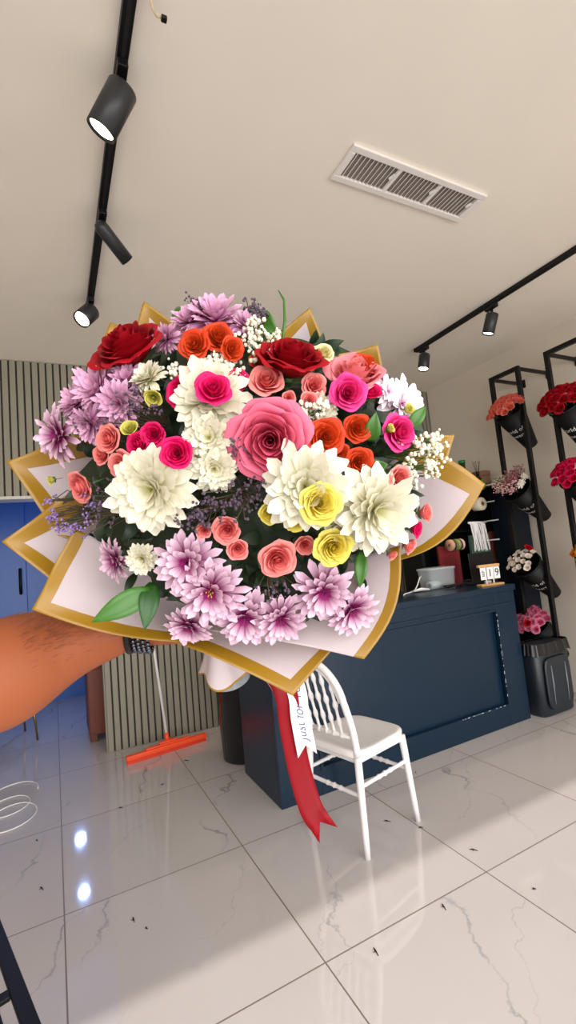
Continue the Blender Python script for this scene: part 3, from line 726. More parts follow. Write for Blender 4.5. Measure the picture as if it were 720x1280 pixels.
# bottles on top of the unit
def bottle(px, py, label, prof, col, capc, name='bottle'):
    p = at_y(px, py, uy+.06); t = thing(name, label, 'bottle', (p.x, uy+.06, uz))
    MB().lathe(prof, 20).build('bottle_body', mat('glass_'+name+str(px), col, rough=.12), t)
    zt = prof[-1][1]; MB().lathe([(prof[-1][0]+.003, zt), (prof[-1][0]+.003, zt+.03), (.002, zt+.031)], 16).build('cap', mat('cap_'+name+str(px), capc, rough=.3), t)
    return t
b_ = bottle(580, 600, 'dark bottle with green cap on top of the black shelf unit', [(.034, 0), (.037, .01), (.037, .12), (.033, .14), (.022, .155), (.028, .16), (.03, .215)], (24, 40, 26), (20, 120, 50))
MB().lathe([(.0375, .06), (.0378, .062), (.0378, .11), (.0375, .112)], 20, caps=False).build('paper_label', M_white, b_)
b_ = bottle(598, 600, 'small brown reed diffuser bottle with dark sticks on the unit', [(.028, 0), (.032, .01), (.032, .06), (.024, .075), (.014, .08), (.014, .1)], (52, 34, 28), (30, 24, 22), 'reed_diffuser')
random.seed(2)
for k in range(5):
    a = k*1.256; MB().tube([(0, 0, .06), (.035*math.cos(a), .035*math.sin(a), .24)], .0022, 6).build('reed', mat('reed_dark', (50, 40, 44), rough=.7), b_)
p = at_y(621, 590, uy); t = thing('hat_box', 'round brown box on the unit behind the dried flowers', 'box', (3.91, uy+.1, uz))
MB().lathe([(.002, 0), (.085, 0), (.09, .005), (.09, .125), (.002, .126)], 32).build('box_body', mat('box_brown', (128, 92, 66), rough=.6), t)
MB().lathe([(.0925, .09), (.0935, .092), (.0935, .132), (.088, .138), (.002, .139)], 32).build('lid', mat('box_brown', (128, 92, 66), rough=.6), t)

# ------------------------------------------------------------------ things on the desk
zd = 1.0305
t = thing('desk_calendar', 'small wooden flip calendar reading 1 9 on the desk corner', 'calendar', (3.1, 2.63, zd), math.radians(-8))
M_pine = mat('pine', (214, 164, 104), rough=.5, var=.12, scale=20)
MB().box((-.11, -.03, 0), (.115, .03, .016)).build('calendar_base', M_pine, t, smooth=False, bevel=.003)
MB().box((-.105, -.012, .148), (.105, .012, .168)).build('calendar_top_bar', M_pine, t, smooth=False, bevel=.003)
M_ink = mat('ink', (24, 24, 26), rough=.6); M_card = mat('card_white', (238, 238, 236), rough=.6)
for k in (-.034, .038): MB().box((k-.004, -.004, .016), (k+.004, .004, .148)).build('calendar_post', M_white, t, smooth=False)
for x, tx, sz, rot in ((-.0625, 'SEP', .034, PI/2), (.002, '1', .085, 0), (.0705, '9', .085, 0)):
    c = MB().box((x-.0285, -.009, .05), (x+.0285, -.0065, .146)).build('number_card', M_card, t, smooth=False)
    vs, fs = text_mesh(tx, sz)
    Rt = Matrix.Translation((x, -.0095, .098)) @ Matrix.Rotation(PI/2, 4, 'X') @ Matrix.Rotation(rot, 4, 'Z')
    bb = [Rt @ v for v in vs]; d = MB().add(bb, fs)
    # a second pass a hair away thickens the print
    d.add([v + Vector((.0012, 0, 0)) for v in bb], fs); d.build('printed_figure', M_ink, c, smooth=False)
t = thing('laptop', 'black open laptop seen from the back, behind the calendar', 'laptop', (3.19, 2.77, zd), math.radians(-4))
MB().box((-.13, 0.0, 0), (.14, .2, .014)).build('laptop_base', M_black, t, smooth=False, bevel=.004)
MB().box((-.13, -.012, .004), (.15, -.004, .262), M=Matrix.Rotation(math.radians(-3), 4, 'X')).build('laptop_lid', M_black, t, smooth=False, bevel=.006)
for k in range(4): MB().box((-.115, .05+k*.022, .0145), (.135, .066+k*.022, .017)).build('key_row', mat('keys', (40, 40, 44), rough=.5), t, smooth=False)
t = thing('card_reader', 'small white device lying beside the calendar', 'device', (3.205, 2.74, zd))
MB().box((-.024, -.02, 0), (.024, .02, .026)).build('device_body', M_white, t, smooth=False, bevel=.005)
for s in (-1, 1): MB().ball((s*.014, -.0205, .013), .004, 8).build('button', M_ink, t)
M_clear = mat('clear_box', (214, 222, 224), rough=.12, alpha=.42)
t = thing('clear_container', 'clear plastic container with lid at the back of the desk, left of the laptop', 'plastic container', (2.9, 3.0, zd), math.radians(-2))
loft([rr_ring(.13, .085, 0, 5), rr_ring(.135, .09, .01, 5), rr_ring(.145, .098, .15, 5), rr_ring(.148, .1, .152, 5)]).build('container_body', M_clear, t)
loft([rr_ring(.152, .104, .1525, 5), rr_ring(.152, .104, .168, 5), rr_ring(.13, .08, .172, 5)]).build('lid', M_clear, t)
t = thing('plastic_roll', 'roll of clear film lying in front of the plastic container', 'film roll', (2.82, 2.93, zd+.0345), .2)
MB().lathe([(.016, -.1), (.034, -.1), (.034, .1), (.016, .1)], 20, Matrix.Rotation(PI/2, 4, 'Y'), caps=False).build('film', mat('film', (190, 200, 205), rough=.15, alpha=.7), t)
t = thing('charger_cable', 'white charger cable curving across the desk top', 'cable', (2.53, 2.92, zd))
MB().tube([(.27, .14, .12), (.2, .1, .1), (.11, .04, .045), (.04, .0, .012), (-.05, -.03, .006), (-.12, -.07, .008), (-.16, -.1, .005)], .005, 8).build('cord', M_white, t)
MB().tube([(.0, -.03, .014), (.07, -.045, .022), (.14, -.06, .014)], [.008, .013, .008], 8).build('plug', M_white, t)
t = thing('cable_heap', 'tangle of black cables on the desk beside the laptop', 'cable', (2.9, 2.82, zd))
random.seed(6)
for k in range(4):
    pts = [(.1*math.cos(i*.7+k)*(.5+.5*random.random()), .04*math.sin(i*.9+k*2), .006+.02*abs(math.sin(i*.6+k))) for i in range(12)]
    MB().tube(pts, .004, 6).build('cord', M_black, t)
t = thing('potted_plant', 'small leafy green plant at the back of the desk', 'plant', (2.42, 2.98, zd))
MB().lathe([(.002, 0), (.04, 0), (.055, .07), (.05, .07), (.04, .06), (.002, .06)], 24).build('pot', M_black, t)
random.seed(21); lf = MB()
def add_leaf(mb, base, tip, width, nrm, mi=0, droop=.15, fold=.25):
    base = Vector(base); tip = Vector(tip); d = tip-base; nrm = Vector(nrm); s_ = d.cross(nrm).normalized(); nn = s_.cross(d).normalized()
    def fn(u, v):
        s = 2*u-1; w = width*math.sin(PI*(.04+.96*v)**.8)**.9*.5
        return base + d*v + s_*s*w + nn*(droop*d.length*math.sin(PI*v) + fold*abs(s)*w)
    mb.grid(fn, 4, 9, mi)
for k in range(60):
    a = random.uniform(0, 6.28); z = random.uniform(.05, .3); r = random.uniform(.02, .07); b0 = Vector((math.cos(a)*r*.3, math.sin(a)*r*.3, z)); add_leaf(lf, b0, b0+Vector((math.cos(a)*.06, math.sin(a)*.06, random.uniform(-.01, .05))), .028, (0, 0, 1))
lf.build('foliage', mat('plant_green', (70, 104, 56), rough=.5, var=.3, scale=20), t)
MB().tube([(0, 0, .05), (.005, 0, .32)], .006, 6).build('stem', M_stem, t)
# ------------------------------------------------------------------ the arm that holds the bouquet
M_skin = mat('skin', (150, 80, 46), rough=.6, var=.07, scale=26, spec=.3, sss=.12, bump=.06)
person = thing('person', 'outstretched forearm with a dark wrist bracelet, holding up the bouquet', 'person', P(-120, 892, .44))
def skin_obj(name, pts, edges, m, parent, levels=2, root=0):
    me = bpy.data.meshes.new(name); me.from_pydata([Vector(p)-parent.location for p, r in pts], edges, []); me.materials.append(m)
    o = bpy.data.objects.new(name, me); COL.objects.link(o); o.parent = parent
    s = o.modifiers.new('skin', 'SKIN'); s.use_smooth_shade = True
    if not me.skin_vertices: 
        bpy.context.view_layer.objects.active = o
    sv = me.skin_vertices[0].data if me.skin_vertices else None
    if sv:
        for i, (p, r) in enumerate(pts):
            rr = r if isinstance(r, tuple) else (r, r)
            sv[i].radius = rr
            sv[i].use_root = (i == root)
    u = o.modifiers.new('sub', 'SUBSURF'); u.levels = levels; u.render_levels = levels
    return o
HB = P(262, 772, .575)                 # where the fist closes round the stems
HE = P(284, 832, .60)                  # the lower end of the stem bundle
hax = (HE-HB).normalized()
wr = P(166, 779, .56)
reach = (HB-wr).normalized()
# one continuous surface: upper arm, elbow, forearm, wrist, palm
arm_path = [(Vector((-.36, .28, 1.30)), .052), (Vector((-.27, .40, 1.29)), .050), (P(-170, 905, .43), .046), (P(-110, 888, .45), .0505), (P(-50, 862, .475), .0545), (P(2, 841, .50), .0585), (P(58, 815, .53), .0495), (P(100, 800, .545), .0385), (P(134, 789, .555), .0335), (wr, .0285)]
am = MB(); n = 28; vs = []; fs = []
def crom(pts, k):
    out = []
    for i in range(len(pts)-1):
        p0 = pts[max(0, i-1)]; p1 = pts[i]; p2 = pts[i+1]; p3 = pts[min(len(pts)-1, i+2)]
        for j in range(k):
            t = j/k
            f = lambda a, b, c, d: .5*((2*b)+(c-a)*t+(2*a-5*b+4*c-d)*t*t+(3*b-a-3*c+d)*t**3)
            out.append((Vector([f(p0[0][q], p1[0][q], p2[0][q], p3[0][q]) for q in range(3)]), f(p0[1], p1[1], p2[1], p3[1])))
    return out + [pts[-1]]
palm_c = wr.lerp(HB, .55) + RF*.02
hand_path = [(wr + (palm_c-wr)*.35, .030), (palm_c, .034), (wr.lerp(HB, .85)+RF*.026, .034), (HB+RF*.03, .024)]
cp = crom(arm_path + hand_path, 5)
am.tube([c[0] for c in cp], [c[1] for c in cp], n, flat=.93, up=(0, 0, 1))
arm = am.build('body', M_skin, person, loc=-person.location, subsurf=1)
# fingers and thumb close round the stem bundle from behind and from the front
side = hax.cross(RF).normalized()
if side.dot(RX) < 0: side = -side
for k in range(4):
    c = HB + hax*(-.03+.021*k); ln = (.92, 1.05, 1.0, .8)[k]; rad = .0088 - .0008*(k == 3)
    st = c - side*.012 + RF*.034
    pts = [(st, rad*1.2), (c + side*.016*ln + RF*.034, rad*1.12), (c + side*.034*ln + RF*.016, rad*1.05), (c + side*.033*ln - RF*.008, rad), (c + side*.016*ln - RF*.026*ln, rad*.93), (c + side*.004*ln - RF*.029*ln, rad*.7)]
    q = crom(pts, 4); MB().tube([a[0] for a in q], [a[1] for a in q], 12).build('finger', M_skin, person, loc=-person.location)
th = [(palm_c + hax*-.008 - RF*.012, .013), (HB - side*.03 - hax*.02 - RF*.012, .0115), (HB - side*.014 - hax*.022 - RF*.03, .0105), (HB + side*.006 - hax*.012 - RF*.034, .0085), (HB + side*.014 - hax*.008 - RF*.033, .006)]
q = crom(th, 4); MB().tube([a[0] for a in q], [a[1] for a in q], 12).build('thumb', M_skin, person, loc=-person.location)
# hair on the forearm
random.seed(17); hb = MB()
for k in range(620):
    i = random.uniform(27, 43); i0 = int(i); c0, r0 = cp[i0]; c1, r1 = cp[i0+1]; f = i-i0
    c = c0.lerp(c1, f); r = r0+(r1-r0)*f; t_ = (c1-c0).normalized()
    u = (Vector((0, 0, 1)) - t_*t_.z).normalized(); w_ = t_.cross(u)
    a = random.gauss(.75, .42); 
    d = (u*math.cos(a) + w_*math.sin(a)*.93)
    if d.dot(RF) > .2: d = d - RF*(2*d.dot(RF))
    p = c + d*r*.97
    q = p + t_*random.uniform(.006, .014)*.9 + d*.0022 + u*random.uniform(-.004, .002)
    hb.tube([p, p.lerp(q, .5)+d*.0016, q], [.00016, .00013, .00006], 3, caps=False)
tag(hb.build('arm_hair', mat('hair_brown', (112, 62, 40), rough=.6), person, loc=-person.location), kind='stuff')
# bracelet watch at the wrist
wt = reach; u = (RD*-1 - wt*(-RD).dot(wt)).normalized(); v_ = wt.cross(u)
wc = wr + reach*.008
st = MB()
ring = lambda c, r, q, nn: [c + (u*math.cos(2*PI*j/nn)+v_*math.sin(2*PI*j/nn)*.93)*r for j in range(nn+1)]
for off in (-.011, ):
    st.tube(ring(wc + reach*off, .0325, 0, 40), .004, 8, caps=False)
wch = st.build('watch_strap', M_black, person, loc=-person.location)
M_steel = mat('dark_steel', (96, 100, 110), rough=.25, metal=1)
lk = MB()
for row in range(4):
    for j in range(34):
        a = 2*PI*(j+.5*(row % 2))/34; lk.ball(wc + reach*(-.004+.0055*row) + (u*math.cos(a)+v_*math.sin(a)*.93)*(.0328+.001*row), .0029, 6)
tag(lk.build('bracelet_links', M_steel, wch), 'dark steel mesh bracelet', kind='stuff')

# ------------------------------------------------------------------ the bouquet
BQ = thing('bouquet', 'large mixed bouquet of roses and chrysanthemums in gold-edged white paper', 'bouquet', HB)
OFF = -HB
def bq(mb, name, mats, label=None, **k):
    o = mb.build(name, mats, BQ, loc=OFF, **k)
    if label: o['label'] = label
    return o
def wrap_mat():
    M = mat('wrap_paper', (212, 198, 200), rough=.55, var=.02, scale=6); nt = M.node_tree
    b = nt.nodes['Principled BSDF']; out = nt.nodes['Material Output']
    t = nt.nodes.new('ShaderNodeBsdfTranslucent'); t.inputs[0].default_value = (*lin((236, 222, 214)), 1)
    ms = nt.nodes.new('ShaderNodeMixShader'); ms.inputs[0].default_value = .3
    nt.links.new(b.outputs[0], ms.inputs[1]); nt.links.new(t.outputs[0], ms.inputs[2]); nt.links.new(ms.outputs[0], out.inputs[0])
    return M
M_wrap = wrap_mat()
M_gold = mat('gold_border', (152, 112, 22), rough=.36, var=.05, scale=20, metal=.0, spec=.5)
def sheet(T, L, R, I, bw=.1, bow=(0, 0), puff=.012, rip=.004, seed=0, bands=(1, 1)):
    """four-cornered paper: tip T, side corners L and R, inner corner I; gold band of width bw along its edges"""
    T, L, R, I = [P(*p) for p in (T, L, R, I)]
    rnd = random.Random(seed); ph = rnd.uniform(0, 6)
    lt = (T-L).length; rt = (T-R).length
    b2 = bw if isinstance(bw, tuple) else (bw, bw)
    bl = b2[1]/lt; br = b2[0]/rt                     # band measured in metres on both edges
    # s runs from the T-R edge inwards (towards L/I), q from the T-L edge inwards
    def pos(s, q):
        p = T*(1-s)*(1-q) + L*s*(1-q) + R*(1-s)*q + I*s*q
        eL = (L-T).normalized(); eR = (R-T).normalized()
        outL = -(eR - eL*eR.dot(eL)).normalized(); outR = -(eL - eR*eL.dot(eR)).normalized()
        p = p + outL*bow[0]*math.sin(PI*s)*(1-q) + outR*bow[1]*math.sin(PI*q)*(1-s)
        nn = eL.cross(eR).normalized()
        if nn.dot(RF) > 0: nn = -nn
        p = p - nn*(puff*math.sin(PI*min(1, s*1.0))*math.sin(PI*min(1, q))*2) + nn*rip*math.sin(9*s+5*q+ph)*(.4+s*q)
        return p
    ss = [0, bl*.5, bl] + [bl+(1-bl)*i/10 for i in range(1, 11)]; qs = [0, br*.5, br] + [br+(1-br)*i/10 for i in range(1, 11)]
    vs = [pos(s, q) for q in qs for s in ss]; fs = []; mi = []
    n = len(ss)
    mb = MB(); base = 0
    mb.v = [tuple(p) for p in vs]; mb.a = [0.0]*len(vs)
    for j in range(len(qs)-1):
        for i in range(n-1):
            mb.f.append([j*n+i, j*n+i+1, (j+1)*n+i+1, (j+1)*n+i]); mb.m.append(1 if ((i < 2 and bands[0]) or (j < 2 and bands[1])) else 0)
    o = bq(mb, 'wrapping_sheet', [M_wrap, M_gold])
    sm = o.modifiers.new('sub', 'SUBSURF'); sm.levels = 1; sm.render_levels = 1; sm.subdivision_type = 'SIMPLE'
    sl = o.modifiers.new('thick', 'SOLIDIFY'); sl.thickness = .0005
    return o
# s=band on the T-L side is wide bw*...; order: tip, left, right, inner
sheet((180, 377, .50), (152, 470, .50), (262, 436, .50), (285, 740, .56), .009, seed=1)
sheet((137, 403, .515), (105, 500, .51), (215, 430, .51), (280, 740, .57), .009, seed=2)
sheet((387, 385, .50), (300, 455, .50), (432, 492, .50), (290, 740, .56), .0085, seed=3)
sheet((472, 431, .50), (395, 450, .50), (492, 530, .49), (300, 740, .56), .008, seed=4)
sheet((569, 543, .50), (500, 548, .49), (536, 655, .49), (300, 740, .56), .0075, seed=5)
sheet((607, 605, .46), (520, 550, .47), (470, 706, .475), (300, 745, .55), (.0145, .0075), bow=(.002, .02), puff=.006, seed=6)
sheet((9, 577, .485), (100, 540, .49), (70, 668, .49), (270, 740, .56), .011, seed=7)
sheet((3, 677, .465), (92, 612, .475), (86, 744, .475), (265, 745, .555), .011, seed=8)
sheet((366, 870, .46), (120, 776, .475), (424, 802, .475), (275, 742, .555), .013, bow=(-.008, 0), puff=.01, seed=10)
sheet((40, 762, .445), (92, 660, .46), (240, 803, .465), (270, 742, .55), .0115, bow=(.0, .008), puff=.008, seed=9)
sheet((455, 824, .445), (200, 782, .463), (500, 682, .46), (290, 742, .55), .0105, bow=(-.004, .014), puff=.008, seed=11, bands=(1, 0))
# collar below the fist: the pale gathered end of the wrap, with gold edge, and the stem ends
cl = MB(); Mh = axes(hax, RF); Mh.translation = HB + hax*.03
def collar(u, v):
    a = u*2*PI; r = .014 + .022*v**1.3 + .005*v*math.sin(a*5+1) ; return Mh @ Vector((r*math.cos(a), r*math.sin(a), .046*v + .008*v*math.sin(a*3)))
cl.grid(collar, 60, 24, mfn=lambda i, j: 1 if j == 23 else 0)
o = bq(cl, 'paper_collar', [M_wrap, M_gold]); o.modifiers.new('thick', 'SOLIDIFY').thickness = .0006
sb = MB(); random.seed(31)
for k in range(22):
    a = random.uniform(0, 6.28); r = .013*math.sqrt(random.random()); e = Vector((r*math.cos(a), r*math.sin(a), random.uniform(.035, .055)))
    sb.tube([HB - hax*.06 + (RX*math.cos(a)+RF*math.sin(a))*r, Mh @ e], .0022, 6)
tag(bq(sb, 'stem_bundle', M_stem), kind='stuff')
fl_ = MB()
fl_.grid(lambda u, v: Mh @ Vector(((.014+.008*v)*math.cos(u*2*PI)+.002*math.sin(9*u), (.014+.008*v)*math.sin(u*2*PI), .035+.032*v)), 30, 6)
bq(fl_, 'clear_film', mat('clear_plastic', (225, 230, 232), rough=.1, alpha=.35))

# --- blooms on the dome
def dome(px, py): return .388 + .062*(((px-315)/255)**2 + ((py-590)/215)**2)
def bloom_frame(px, py, lift=0, tilt=1.0, spin=0, lean=None, d=None):
    dd = (d if d else dome(px, py)) - lift
    p = P(px, py, dd)
    ex, ey = (px-315)/270, (py-590)/230
    nrm = (CAM-p).normalized()*1.0 + (RX*ex + RD*ey)*.62*tilt
    if lean: nrm = nrm + RX*lean[0] + RD*lean[1]
    M = axes(nrm, -RD) @ Matrix.Rotation(spin, 4, 'Z'); M.translation = p - HB
    return M, dd
Rcol = dict(cream=petal_mat('rose_cream', (226, 214, 130), (240, 232, 190)),
    red=petal_mat('rose_red', (120, 2, 12), (168, 6, 26)), orange=petal_mat('rose_orange', (216, 92, 34), (214, 62, 30)),
    bigpink=petal_mat('rose_pink', (196, 40, 76), (238, 118, 146)), pale=petal_mat('rose_pale_pink', (240, 140, 130), (240, 142, 152)),
    magenta=petal_mat('rose_magenta', (205, 8, 80), (236, 30, 110)), salmon=petal_mat('rose_salmon', (226, 84, 88), (240, 150, 142)),
    yellow=petal_mat('rose_yellow', (226, 200, 40), (236, 222, 112)), hot=petal_mat('rose_hot_pink', (214, 10, 96), (244, 70, 150)), green=petal_mat('bud_yellow_green', (170, 168, 60), (226, 214, 110)))
cnames = dict(cream='cream yellow', red='deep red', orange='orange', bigpink='large pink', pale='pale pink', magenta='magenta', salmon='salmon pink', yellow='pale yellow', hot='bright magenta', green='yellow-green')
seedc = [100]
def rose(px, py, dia, c, layers=5, open_=.75, lift=.008, lean=None, tilt=1, d=None, name='rose'):
    seedc[0] += 1; rnd = random.Random(seedc[0])
    M, dd = bloom_frame(px, py, lift, tilt, rnd.uniform(0, 6), lean, d)
    r = dia/FPX*dd*.5*.92
    mb = rose_mesh('rose', r, seedc[0], (1, 1), layers, open_)
    o = mb.build(name, [Rcol[c], M_stem], BQ); o.matrix_local = M
    o['label'] = '%s %s' % (cnames[c], 'rosebud' if 'bud' in name else 'rose')
for a in (
    (160, 436, 96, 'red', 6, .7, .01, (-.35, -.75)), (364, 452, 92, 'red', 6, .55, .008, (.1, -1.1)),
    (243, 431, 42, 'orange', 5, .8, .02, (-.1, .1)), (273, 421, 44, 'orange', 5, .8, .014, (.2, -.1)), (258, 388, 34, 'orange', 4, .6, .0, (0, -.5)), (290, 436, 34, 'orange', 4, .8, .016, (.5, .3)),
    (407, 546, 52, 'orange', 5, .7, .012), (447, 535, 40, 'orange', 5, .8, .004), (449, 577, 40, 'orange', 5, .8, .004), (425, 566, 26, 'orange', 4, .7, -.004), (458, 456, 40, 'orange', 4, .9, .006, (.5, -.7)), (322, 452, 24, 'orange', 4, .6, -.006),
    (338, 551, 106, 'bigpink', 7, .72, .008, (-.1, .15)),
    (443, 470, 76, 'pale', 5, .35, .0, (-.1, -.75)), (435, 491, 50, 'hot', 5, .7, .014, (-.1, .1)), (463, 492, 32, 'magenta', 3, .2, .012, (-.1, -.6)),
    (226, 490, 44, 'magenta', 5, .55, .006, (-.5, 0)), (266, 487, 50, 'magenta', 4, .7, .034, (.1, -.3)), (297, 475, 32, 'magenta', 4, .6, .004),
    (192, 543, 34, 'magenta', 5, .7, .006), (173, 556, 36, 'magenta', 5, .6, .006, (-.4, 0)), (221, 567, 44, 'magenta', 5, .6, .032),
    (500, 540, 50, 'hot', 5, .95, .006, (.2, 0)),
    (333, 477, 46, 'salmon', 5, .55, .006, (0, -.3)), (392, 482, 34, 'salmon', 5, .6, .002), (386, 501, 24, 'salmon', 4, .5, .002), (361, 497, 20, 'salmon', 3, .3, .002),
    (137, 549, 38, 'salmon', 5, .6, .006, (-.3, 0)), (152, 581, 38, 'salmon', 5, .6, .006, (-.2, .1)), (103, 608, 44, 'salmon', 5, .5, .006, (-.5, .3)), (128, 568, 30, 'salmon', 4, .5, .0, (-.4, 0)),
    (347, 699, 50, 'salmon', 5, .85, .004, (.1, .1)), (284, 662, 38, 'salmon', 5, .55, .0, (-.1, 0)), (255, 663, 22, 'salmon', 4, .3, .0), (297, 686, 30, 'salmon', 4, .45, .0), (381, 681, 28, 'salmon', 4, .3, -.004), (196, 648, 18, 'salmon', 3, .2, .0),
    (500, 598, 36, 'salmon', 5, .8, .022, (.2, 0)),
    (400, 629, 56, 'yellow', 6, .7, .042, (0, -.1)), (417, 684, 50, 'yellow', 6, .65, .016), (338, 641, 32, 'yellow', 4, .3, .002), (368, 652, 28, 'yellow', 4, .3, -.002, (0, .4)), (404, 441, 30, 'cream', 5, .95, .002, (0, -.3)),
): rose(*a)
for a in ((530, 641, 30, 'salmon', 3, .2, .004, (1.0, -.2)), (519, 661, 26, 'magenta', 3, .15, .004, (1.0, .1)), (510, 682, 26, 'salmon', 3, .15, .0, (1.0, .4)), (489, 693, 20, 'salmon', 2, .1, .0, (.9, .7)), (192, 497, 26, 'green', 3, .15, .01, (0, .6)), (163, 537, 26, 'green', 3, .1, .006, (0, -.4)), (510, 512, 20, 'green', 2, .05, .006, (.6, -.4)), (487, 536, 16, 'green', 2, .05, .012, (.6, -.2)), (95, 540, 14, 'green', 2, .05, 0, (-.6, 0)), (65, 600, 16, 'green', 2, .05, 0, (-.6, .2))):
    rose(*a, name='rosebud')
Mp_white = petal_mat('mum_white', (206, 200, 120), (236, 231, 210), mid=.3); Mp_wc = petal_mat('mum_centre_cream', (214, 206, 100), (240, 230, 150))
Mp_pur = petal_mat('mum_purple', (138, 24, 96), (232, 198, 216), mid=.6, soft=.3); Mp_lil = petal_mat('mum_lilac', (160, 62, 124), (226, 176, 204), mid=.5)
M_disc_p = mat('disc_plum', (120, 22, 74), rough=.8, var=.2, scale=80); M_disc_y = mat('disc_yellow', (206, 170, 50), rough=.8); M_disc_g = mat('disc_green', (206, 206, 110), rough=.8)
def mum(px, py, dia, kind, lift=.004, lean=None, tilt=1, d=None):
    seedc[0] += 1; s = seedc[0]; rnd = random.Random(s)
    M, dd = bloom_frame(px, py, lift, tilt, rnd.uniform(0, 6), lean, d); r = dia/FPX*dd*.5*1.02
    if kind == 'white': mb = daisy_mesh(r, s, 5, 20, .27, .95, tipround=.74, zcurl=.6); pm = Mp_white; dm = M_disc_g; dr = .09; lb = 'white chrysanthemum'
    elif kind == 'lilac': mb = daisy_mesh(r, s, 4, 24, .19, 1.0, tipround=.74, zcurl=.6); pm = Mp_lil; dm = M_disc_p; dr = .1; lb = 'lilac chrysanthemum'
    elif kind == 'whitedaisy': mb = daisy_mesh(r, s, 3, 15, .3, .6, tipround=.5); pm = petal_mat('mum_blush', (214, 150, 190), (248, 238, 240), mid=.3); dm = M_disc_p; dr = .17; lb = 'white chrysanthemum with plum centre'
    else: mb = daisy_mesh(r, s, 3, 20, .22, .7, tipround=.76, center=.06); pm = Mp_pur; dm = M_disc_p; dr = .25; lb = 'purple and white chrysanthemum'
    o = mb.build('chrysanthemum', pm, BQ); o.matrix_local = M; o['label'] = lb
    disc_mesh(r*dr, s).build('flower_centre', dm if kind != 'purpley' else M_disc_y, o).location = (0, 0, r*(.10 if kind == 'white' else .05))
for a in (
    (192, 611, 122, 'white', .018, (-.1, .1)), (263, 500, 108, 'white', .004, (-.1, -.2)), (262, 548, 74, 'white', .006), (268, 585, 66, 'white', .004, (.1, .2)), (187, 474, 50, 'white', .004, (-.5, -.5)), (178, 698, 44, 'white', .004), (262, 472, 60, 'white', -.004, (0, -.5)),
    (381, 608, 118, 'white', .02, (-.1, 0)), (466, 636, 122, 'white', .012, (.15, .1)), (432, 657, 72, 'white', .002, (0, .2)), (398, 512, 50, 'white', -.01), (500, 506, 76, 'whitedaisy', -.006, (.3, -.1)), (484, 490, 44, 'whitedaisy', .006, (.2, 0)),
    (128, 490, 82, 'lilac', .0, (-.3, -.2)), (150, 505, 66, 'lilac', .006, (.1, .3)), (100, 505, 60, 'lilac', .0, (-.5, -.3)), (76, 545, 76, 'purple', .0, (-.5, .1)), (115, 530, 58, 'lilac', .002, (-.2, .5)), (160, 478, 56, 'lilac', .0, (.1, -.3)),
    (270, 403, 84, 'lilac', -.004, (0, -.5)), (238, 404, 54, 'lilac', -.004, (-.3, -.4)), (308, 410, 50, 'lilac', -.006, (.3, -.4)), (210, 424, 44, 'lilac', -.004, (-.5, 0)),
    (235, 703, 84, 'purple', .004, (-.1, -.1)), (263, 738, 92, 'purpley', .008, (0, .1)), (237, 781, 62, 'purple', -.002, (-.2, .3)), (306, 770, 82, 'purple', .002, (0, .2)), (350, 772, 72, 'purple', .004, (.1, .2)), (404, 738, 84, 'purple', .002, (0, .1)), (438, 761, 72, 'purple', .004, (.2, .2)), (146, 700, 56, 'purple', -.004, (-.7, .1)), (470, 478, 40, 'lilac', -.004, (.4, -.5))):
    mum(*a)

# --- leaves, dark foliage, sprigs
M_leaf = mat('leaf_green', (58, 106, 30), rough=.4, var=.2, scale=30); M_leafd = mat('leaf_dark', (30, 50, 24), rough=.5, var=.3, scale=30)
def leaf(p0, p1, width, m=None, droop=.12, lab=None):
    mb = MB(); a, b = P(*p0), P(*p1); add_leaf(mb, a, b, width, (CAM-a), 0, droop, .3)
    o = bq(mb, 'leaf', m or M_leaf); o.modifiers.new('t', 'SOLIDIFY').thickness = .0006
    if lab: o['label'] = lab
leaf((190, 737, .425), (114, 778, .405), .0215, lab='broad bright green leaf'); leaf((190, 728, .43), (181, 788, .412), .018, mat('leaf_mid', (34, 76, 24), rough=.45, var=.2), lab='dark green leaf')
leaf((322, 396, .45), (348, 418, .435), .020); leaf((455, 590, .42), (485, 580, .405), .020); leaf((463, 552, .41), (470, 515, .40), .014)
leaf((512, 535, .42), (532, 508, .42), .012); leaf((470, 668, .425), (500, 655, .41), .014); leaf((452, 690, .43), (450, 735, .425), .012)
leaf((218, 388, .46), (234, 402, .45), .012); leaf((213, 625, .41), (197, 668, .41), .016, M_leafd); leaf((310, 500, .405), (345, 520, .4), .016, M_leafd)
leaf((388, 640, .40), (420, 668, .40), .012); leaf((428, 662, .405), (400, 690, .40), .008)
bl = MB(); bl.tube([P(352, 440, .45), P(356, 400, .455), P(355, 375, .46), P(348, 363, .46)], [.0014, .0016, .0013, .0005], 6); bq(bl, 'grass_blade', M_leaf)
random.seed(41); fo = MB()
for k in range(520):
    a = random.uniform(0, 6.28); rho = math.sqrt(random.random())*.97; px = 315+rho*232*math.cos(a)*(1.0 if math.cos(a) < 0 else .92); py = 590+rho*178*math.sin(a)
    dd = dome(px, py) + random.uniform(.024, .046); b0 = P(px, py, dd+.018); a2 = random.uniform(0, 6.28); l = random.uniform(.012, .024)
    add_leaf(fo, b0, b0 + RX*math.cos(a2)*l + RD*math.sin(a2)*l - RF*random.uniform(.004, .018), random.uniform(.008, .014), -RF)
